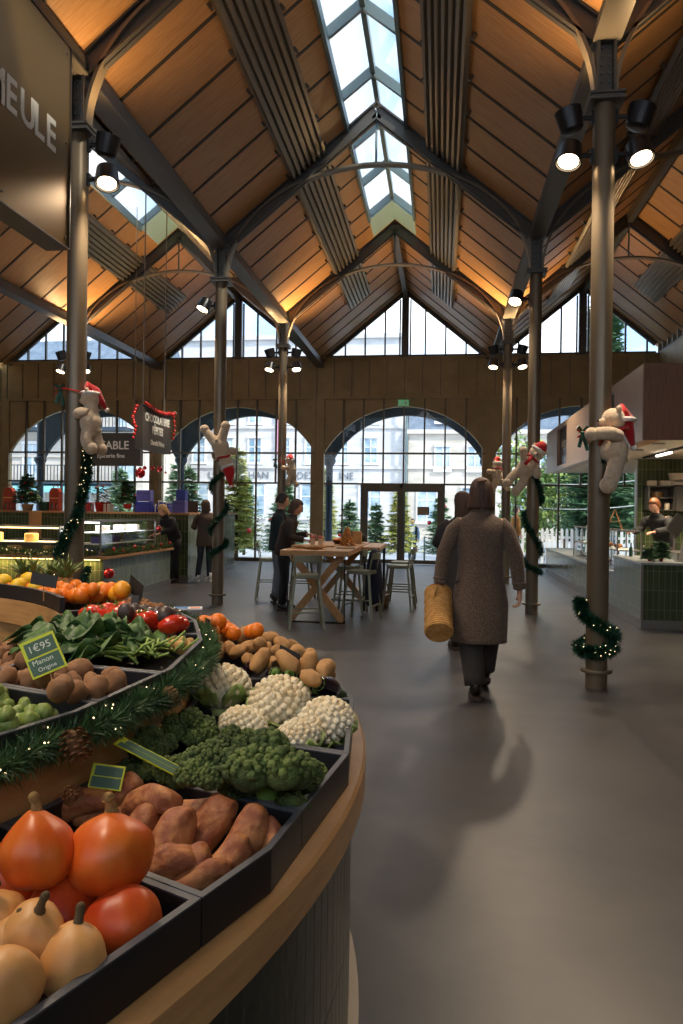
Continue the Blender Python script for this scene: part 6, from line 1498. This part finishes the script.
STRAW = mat('woven_straw', srgb(206, 158, 92), .8, noise_=(30, srgb(178, 126, 64), .35, .65), bump=((20, 20, 20), .3, .004))
t = thing('straw_bag', 'cylindrical woven straw bag hanging from the left hand of the tweed coat woman', 'bag', (.0, 5.92, .585)); ax = Vector((-.01, .34, .27)); a0 = Vector((0, 0, 0)); N = 44
m = MB(); pts = []; rs = []
for i in range(N * 2 + 1): pts.append(a0 + ax * i / (N * 2)); rs.append(.106 + .009 * abs(math.sin(PI * i / 5)) + .003 * math.sin(i * .3))
m.tube(pts, rs, 32).build('woven_body', STRAW, t, 'all')
m = MB(); dn = ax.normalized(); s_, u_ = frame(dn)
for k in range(7):
    r = .012 + .0155 * k; m.tube([a0 - dn * .003 + (s_ * math.cos(a) + u_ * math.sin(a)) * r for a in [2 * PI * j / 28 for j in range(28)]], .008, 6, closed=True)
m.build('coiled_end', STRAW, t, 'all')
m = MB(); m.tube([ax * .42 + Vector((-.05, 0, .1)), ax * .5 + Vector((-.03, 0, .17)), ax * .62 + Vector((-.02, 0, .17)), ax * .75 + Vector((-.05, 0, .09))], .009, 8); m.build('handle', STRAW, t, 'all')
DKG = mat('charcoal_wool', srgb(58, 54, 54), .9)
person('woman with long brown hair walking just ahead of the tweed coat woman, mostly hidden', (.24, 8.45, 0), .25, dict(anR=(.09, .25, .12), knR=(.1, .16, .5), anL=(-.08, -.08, .1), elL=(-.26, .06, 1.16), wrL=(-.18, .30, 1.2), hdL=(.2, 1, .1), hrot=(.3, 0)), DKG, JEAN, HAIRB, 'long', .6, .2, .058, shoe=LEATH, sc=1.02)
BRJ = mat('dark_brown_jacket', srgb(52, 42, 40), .85, bump=(100, .3, .003)); TEAL = mat('dark_teal_jacket', srgb(24, 42, 46), .85); GREYT = mat('grey_trousers', srgb(112, 116, 124), .85)
person('woman in a dark brown jacket leaning over the table, facing right', (-2.36, 11.1, 0), -1.45, dict(chest=(0, .07, 1.27), neck=(0, .13, 1.43), head=(0, .19, 1.56), shL=(-.16, .09, 1.39), shR=(.16, .09, 1.39), elL=(-.2, .12, 1.13), wrL=(-.12, .36, 1.16), hdL=(.1, 1, -.05), elR=(.2, .10, 1.12), wrR=(.14, .32, 1.08), hdR=(-.1, 1, -.1), hrot=(0, -.35)), BRJ, DARK, HAIRB, 'bob', .86, .175, sc=1.0)
person('man in a dark teal jacket and grey trousers standing behind the brown jacket woman', (-2.62, 11.85, 0), -1.2, dict(head=(0, .07, 1.60), neck=(0, .04, 1.45), chest=(0, .02, 1.28), elL=(-.24, .05, 1.13), wrL=(-.14, .3, 1.1), hdL=(0, 1, 0), wrR=(.18, .25, 1.0), hdR=(0, 1, 0), hrot=(0, -.2)), TEAL, GREYT, HAIRD, 'short', .84, .18, shoe=BRJ, sc=1.04)
BRN = mat('brown_blazer', srgb(84, 68, 56), .85)
person('customer in a brown jacket and jeans at the back counter, half behind the column', (-4.86, 15.0, 0), .75, dict(head=(0, .03, 1.58), elL=(-.24, .06, 1.14), wrL=(-.1, .3, 1.12), hdL=(.4, 1, 0), elR=(.24, .05, 1.13), wrR=(.1, .28, 1.1), hdR=(-.4, 1, 0), anL=(-.14, .05, .09), hrot=(.2, -.1)), BRN, JEAN, HAIRB, 'bob', .74, .2, shoe=WHITE, sc=1.0)
person('fair haired vendor in black bending behind the chocolate counter', (-5.42, 14.62, 0), 2.6, dict(pelvis=(0, -.05, .92), chest=(0, .1, 1.22), neck=(0, .2, 1.36), head=(0, .27, 1.47), shL=(-.16, .14, 1.33), shR=(.16, .14, 1.33), elL=(-.22, .2, 1.1), wrL=(-.1, .42, 1.02), hdL=(0, 1, -.2), elR=(.22, .2, 1.1), wrR=(.1, .4, 1.0), hdR=(0, 1, -.3), hipL=(-.09, -.05, .88), hipR=(.09, -.05, .88), hrot=(0, -.6)), DARK, DARK, HAIRL, 'bob', .84, .17)
person('barista in a black shirt bending over the right counter', (3.74, 13.2, 0), 2.2, dict(pelvis=(0, -.08, .94), chest=(0, .06, 1.27), neck=(0, .15, 1.43), head=(0, .2, 1.56), shL=(-.19, .1, 1.39), shR=(.19, .1, 1.39), elL=(-.27, .2, 1.2), wrL=(-.2, .45, 1.16), hdL=(0, 1, 0), elR=(.27, .18, 1.2), wrR=(.2, .42, 1.16), hdR=(0, 1, 0), hrot=(.1, -.5)), DARK, DARK, mat('auburn_hair', srgb(110, 66, 38), .5), 'short', .88, .18, sleeve=.06, sc=1.07)
OCH = mat('ochre_jacket', srgb(178, 112, 40), .8)
person('person in an ochre jacket outside the right window, by the white fence', (2.36, 24.0, -.06), -1.3, dict(), OCH, JEAN, HAIRB, 'short', .84, .19, collar=DARK, sc=1.03)
BLS = mat('light_blue_shirt', srgb(150, 186, 220), .8); NVJ = mat('navy_suit', srgb(40, 46, 60), .8)
mo, JM = person('man in a pale blue shirt and dark jacket outside the right glass door', (-1.12, 30.2, -.5), 3.14, dict(elR=(.24, .03, 1.13), wrR=(.16, .22, 1.25), hdR=(-.4, .5, 1), elL=(-.25, .0, 1.14)), BLS, mat('blue_jeans', srgb(70, 92, 120), .85), HAIRD, 'short', .86, .18, shoe=LEATH, sc=1.0)
m = MB().loft(wrap([(-.13, -.02, .8, .08, .13), (-.14, -.02, 1.1, .08, .135), (-.14, -.01, 1.36, .1, .12), (-.08, -.02, 1.44, .06, .08)], 18, 4)); m.loft(wrap([(.13, -.02, .8, .07, .13), (.13, -.02, 1.1, .07, .135), (.14, -.01, 1.36, .09, .12), (.08, -.02, 1.44, .06, .08)], 18, 5)); m.build('open_jacket', NVJ, mo, 'all')
t_ = MB().box(-.1, .1, .28, .30, 1.18, 1.42).build('papers', WHITE, mo)

# ---------------------------------------------------------------- plush bears
FUR = mat('cream_plush_fur', srgb(232, 208, 176), .95, bump=(110, 1.0, .012), sheen=.6, noise_=(30, srgb(214, 184, 146), .35, .65)); HATR = mat('santa_hat_red', srgb(196, 18, 24), .85, sheen=.4); FLUFF = mat('white_fluff', srgb(240, 232, 226), .95, bump=(90, 1, .01))
def bear(lab, pos, M3, pose, hat=True, scarf=True, sc=1.0, hatdir=(0, -.3, 1), hb=(0, 0, .055)):
    t = thing('plush_bear', lab, 'plush bear', pos); M = M3.to_4x4() @ Matrix.Scale(sc, 4)
    P = dict(hip=(0, 0, .22), belly=(0, .01, .30), chest=(0, 0, .40), neck=(0, 0, .46), head=(0, .02, .55), aL=(-.10, 0, .41), aL2=(-.18, .06, .38), aL3=(-.23, .13, .37), aR=(.10, 0, .41), aR2=(.18, .06, .38), aR3=(.23, .13, .37), lL=(-.06, 0, .2), lL2=(-.09, .03, .1), lL3=(-.1, .04, .02), lR=(.06, 0, .2), lR2=(.09, .03, .1), lR3=(.1, .04, .02)); P.update(pose)
    ks = ['hip', 'belly', 'chest', 'neck', 'head', 'aL', 'aL2', 'aL3', 'aR', 'aR2', 'aR3', 'lL', 'lL2', 'lL3', 'lR', 'lR2', 'lR3']; rr = [.105, .125, .105, .085, .09, .062, .056, .054, .062, .056, .054, .076, .068, .068, .076, .068, .068]
    V = [M @ Vector(P[k]) for k in ks]; E = [(0, 1), (1, 2), (2, 3), (3, 4), (2, 5), (5, 6), (6, 7), (2, 8), (8, 9), (9, 10), (0, 11), (11, 12), (12, 13), (0, 14), (14, 15), (15, 16)]
    b = skin('plush_body', V, E, [r * sc for r in rr], FUR, t, 2, 0)
    H = M @ Matrix.Translation(Vector(P['head'])); s = sc; m = MB()
    def e(c, r): m.ell(H @ Vector(c), tuple(q * s for q in (r, r, r)), 14, 10)
    mm = MB().ell((0, 0, 0), (.102, .095, .095), 18, 13).ell((0, .085, -.022), (.04, .045, .034), 14, 10)
    for x in (-1, 1): mm.ell((x * .08, -.005, .078), (.032, .02, .032), 10, 8)
    for k, r in (('aL3', .054), ('aR3', .054), ('lL3', .068), ('lR3', .068)): mm.ell(Vector(P[k]) - Vector(P['head']), r, 12, 9)
    mm.ell(Vector(P['belly']) - Vector(P['head']), (.125, .11, .125), 16, 12); mm.ell(Vector(P['hip']) - Vector(P['head']) + Vector((0, -.08, 0)), .03, 10, 8)
    join_into(b, mm.move(lambda p: H @ p))
    MB().ell((0, .132, -.01), (.014, .01, .011), 10, 7).ell((-.032, .08, .018), .008, 8, 6).ell((.032, .08, .018), .008, 8, 6).move(lambda p: H @ p).build('nose_and_eyes', BLACK, t, 'all')
    if scarf:
        n = Vector(P['neck']) + Vector((0, 0, .01)); ring_ = [M @ (n + Vector((math.cos(a) * .09, math.sin(a) * .086, .012 * math.sin(a * 2)))) for a in [2 * PI * j / 18 for j in range(18)]]
        g = MB().tube(ring_, .014 * s, 8, closed=True); g.bar(M @ (n + Vector((.03, .09, 0))), M @ (n + Vector((.045, .125, -.13))), .045 * s, .008 * s, M3 @ Vector((0, 1, 0))); g.build('red_scarf', HATR, t, 'all')
    if hat:
        hd = Vector(hatdir); b0 = Vector(hb); pts = [b0, b0 + Vector((0, 0, .05)), b0 + Vector((0, 0, .07)) + hd * .05, b0 + Vector((0, 0, .06)) + hd * .12, b0 + Vector((0, 0, .04)) + hd * .2]
        MB().tube([H @ p for p in pts], [.092 * s, .086 * s, .066 * s, .042 * s, .014 * s], 14).build('santa_hat', HATR, t, 'all')
        MB().tube([H @ (b0 + Vector((math.cos(a) * .093, math.sin(a) * .088, .0))) for a in [2 * PI * j / 16 for j in range(16)]], .02 * s, 8, closed=True).ell(H @ pts[-1], .026 * s, 10, 8).build('hat_fluff', FLUFF, t, 'all')
    return t
def rot(zx): return Matrix.Rotation(zx[2], 3, 'Z') @ Matrix.Rotation(zx[1], 3, 'Y') @ Matrix.Rotation(zx[0], 3, 'X')
CL = dict(aL2=(-.13, .09, .40), aL3=(-.12, .15, .41), aR2=(.13, .09, .40), aR3=(.12, .15, .41))
# facing -X (hugging the column from its right): local +Y -> -X : rz = +90deg
bear('cream plush bear in a long red hat clinging to the nearest left column', (-3.345, 6.78, 2.07), rot((0, .0, PI / 2)), dict(CL, aL3=(-.1, .1, .38), aR3=(.1, .1, .38), lL3=(-.07, -.03, .03), lR2=(.07, -.03, .1), lR3=(.07, -.07, .03)), True, False, .92, (.5, -.7, -1.0))
bear('cream plush bear upside down on the middle left column, red hat pointing down', (-3.57, 11.33, 2.83), Matrix.Rotation(-.36, 3, 'Y') @ Matrix.Rotation(PI, 3, 'X') @ Matrix.Rotation(PI, 3, 'Z'), dict(CL, lL2=(-.13, .0, .12), lL3=(-.17, .0, .06), lR2=(.1, 0, .1), lR3=(.13, 0, .0)), True, True, 1.12, (.25, -.1, 1.2))
bear('small cream plush bear in a red hat on the farthest left column', (-3.27, 16.2, 2.08), rot((0, -.12, PI / 2 - .4)), dict(CL, lR3=(.1, -.04, .0)), True, False, .95, (-.5, -.6, -.3))
bear('small cream plush bear with a red hat standing against the farthest right column', (1.2, 16.1, 2.0), rot((0, .0, .9)), dict(CL, lL3=(-.1, .06, .0), lR2=(.12, -.1, .12), lR3=(.15, -.14, .05)), True, True, .98, (0, -.4, .2))
bear('cream plush bear with a red scarf leaning on the middle right column, face forward', (1.06, 11.36, 1.92), rot((.1, .62, PI)) if False else Matrix.Rotation(.60, 3, 'Y') @ Matrix.Rotation(PI, 3, 'Z') @ Matrix.Rotation(-.1, 3, 'X'), dict(aL2=(-.15, .05, .36), aL3=(-.17, .1, .32), aR2=(.14, .05, .44), aR3=(.17, .08, .48), lL3=(-.07, .05, -.02), lR3=(.08, .05, .02)), True, True, 1.1, (0, -.3, .2))
bear('large cream plush bear hugging the nearest right column, seen from behind', (1.50, 6.72, 1.76), rot((.0, .0, PI / 2 + .25)), dict(CL, aL3=(-.10, .25, .42), aL2=(-.13, .13, .43), lL2=(-.09, .06, .1), lL3=(-.09, .10, .02), lR3=(.09, .05, .0)), True, True, 1.08, (.0, -.5, -1.3), (0, -.075, -.0))
for (x, y, z, l) in ((-3.66, 6.76, 2.66, 'dark green bow with red cord on the left side of the nearest left column'), (-3.66, 16.2, 2.6, 'dark green bow on the left side of the farthest left column'), (1.22, 6.72, 2.24, 'green and red bow on the left side of the nearest right column')):
    t = thing('ribbon_bow', l, 'bow', (x, y, z)); m = MB()
    for a, L in ((2.2, .07), (.9, .07), (-1.3, .16), (-1.8, .13)): m.bar((0, 0, 0), (math.cos(a) * L, -.02, math.sin(a) * L), .03, .012, Vector((0, 1, 0)))
    m.ell((0, -.01, 0), .02, 8, 6).build('ribbon', TINS, t); m = MB(); m.tube([(0, -.005, .01), (.08, -.05 - .06, .0), (.2, -.05 - .06, -.02), (.31, -.03, -.05)], .007, 6)
    for a in (2.6, -2.4): m.tube([(0, 0, 0), (math.cos(a) * .06, -.02, math.sin(a) * .06)], .007, 6)
    m.build('red_cord', RED, t)
# ---------------------------------------------------------------- tinsel wound round the columns
def helix(x, y, keys, R=.125, n=14):
    P = []
    for (a0, z0), (a1, z1) in zip(keys, keys[1:]):
        for i in range(n): f = i / n; a = math.radians(a0 + (a1 - a0) * f); P.append((x + R * math.cos(a), y + R * math.sin(a), z0 + (z1 - z0) * f))
    a = math.radians(keys[-1][0]); P.append((x + R * math.cos(a), y + R * math.sin(a), keys[-1][1])); return P
SP = lambda **k: k
garland('tinsel_garland', 'thick green tinsel hanging from the bear round the nearest left column', 'garland', helix(VX[2], TR[0], [(0, 2.12), (-10, 1.8), (-50, 1.45), (-120, 1.15), (-165, .9), (-170, .72)], .135), .05, 8200, TINS, .062, .0035, 11, 60)
garland('tinsel_garland', 'green tinsel end low on the right side of the nearest left column', 'garland', helix(VX[2], TR[0], [(20, .95), (-20, .82), (-30, .7)], .13), .03, 900, TINS, .05, .0035, 12, 10)
garland('tinsel_garland', 'green tinsel spiralling down the middle left column', 'garland', helix(VX[2], TR[1], [(0, 2.17), (-180, 1.86), (-360, 1.52), (-540, 1.15), (-720, .97), (-900, .75)], .13, 20), .04, 7000, TINS, .055, .004, 13, 60)
garland('tinsel_garland', 'green tinsel spiralling down the middle right column', 'garland', helix(VX[3], TR[1], [(-90, 2.1), (0, 1.75), (90, 1.6), (180, 1.47), (270, 1.2), (360, .93), (540, .78), (720, .62)], .13, 14), .045, 7500, TINS, .055, .004, 14, 60)
garland('tinsel_garland', 'bushy green tinsel wreath wound round the foot of the nearest right column', 'garland', helix(VX[3], TR[0], [(175, .78), (200, .66), (270, .56), (350, .46), (420, .42), (500, .36), (560, .33), (630, .33), (700, .38)], .145, 14), .055, 13000, TINS, .062, .0032, 15, 90)
garland('tinsel_garland', 'short green tinsel behind the bear on the nearest right column', 'garland', helix(VX[3], TR[0], [(-40, 2.15), (-60, 2.05), (-80, 1.98)], .12), .02, 500, TINS, .045, .0035, 16, 12)
PINEG = mat('pine_garland_green', srgb(62, 84, 40), .7, noise_=(20, srgb(110, 124, 60), .4, .65))
g = garland('pine_garland', 'pine garland with red flowers along the ledge of the chocolate counter', 'garland', [(-5.30, 11.25 + 2.9 * i / 20, .80 + .015 * math.sin(i * 2)) for i in range(21)], .06, 3600, PINEG, .07, .005, 17, 0)
m = MB()
for i in range(7): m.ell((random.Random(i).uniform(.02, .06), .2 + .42 * i, random.Random(i).uniform(.0, .06)), (.03, .035, .03), 8, 6)
m.build('red_flowers', RED, g, 'all')
garland('pine_garland', 'pine garland with fairy lights along the far left ledge', 'garland', [(-9.6 + 4.2 * i / 20, 11.16, .80 + .02 * math.sin(i * 2)) for i in range(21)], .06, 4200, PINEG, .07, .005, 18, 110)
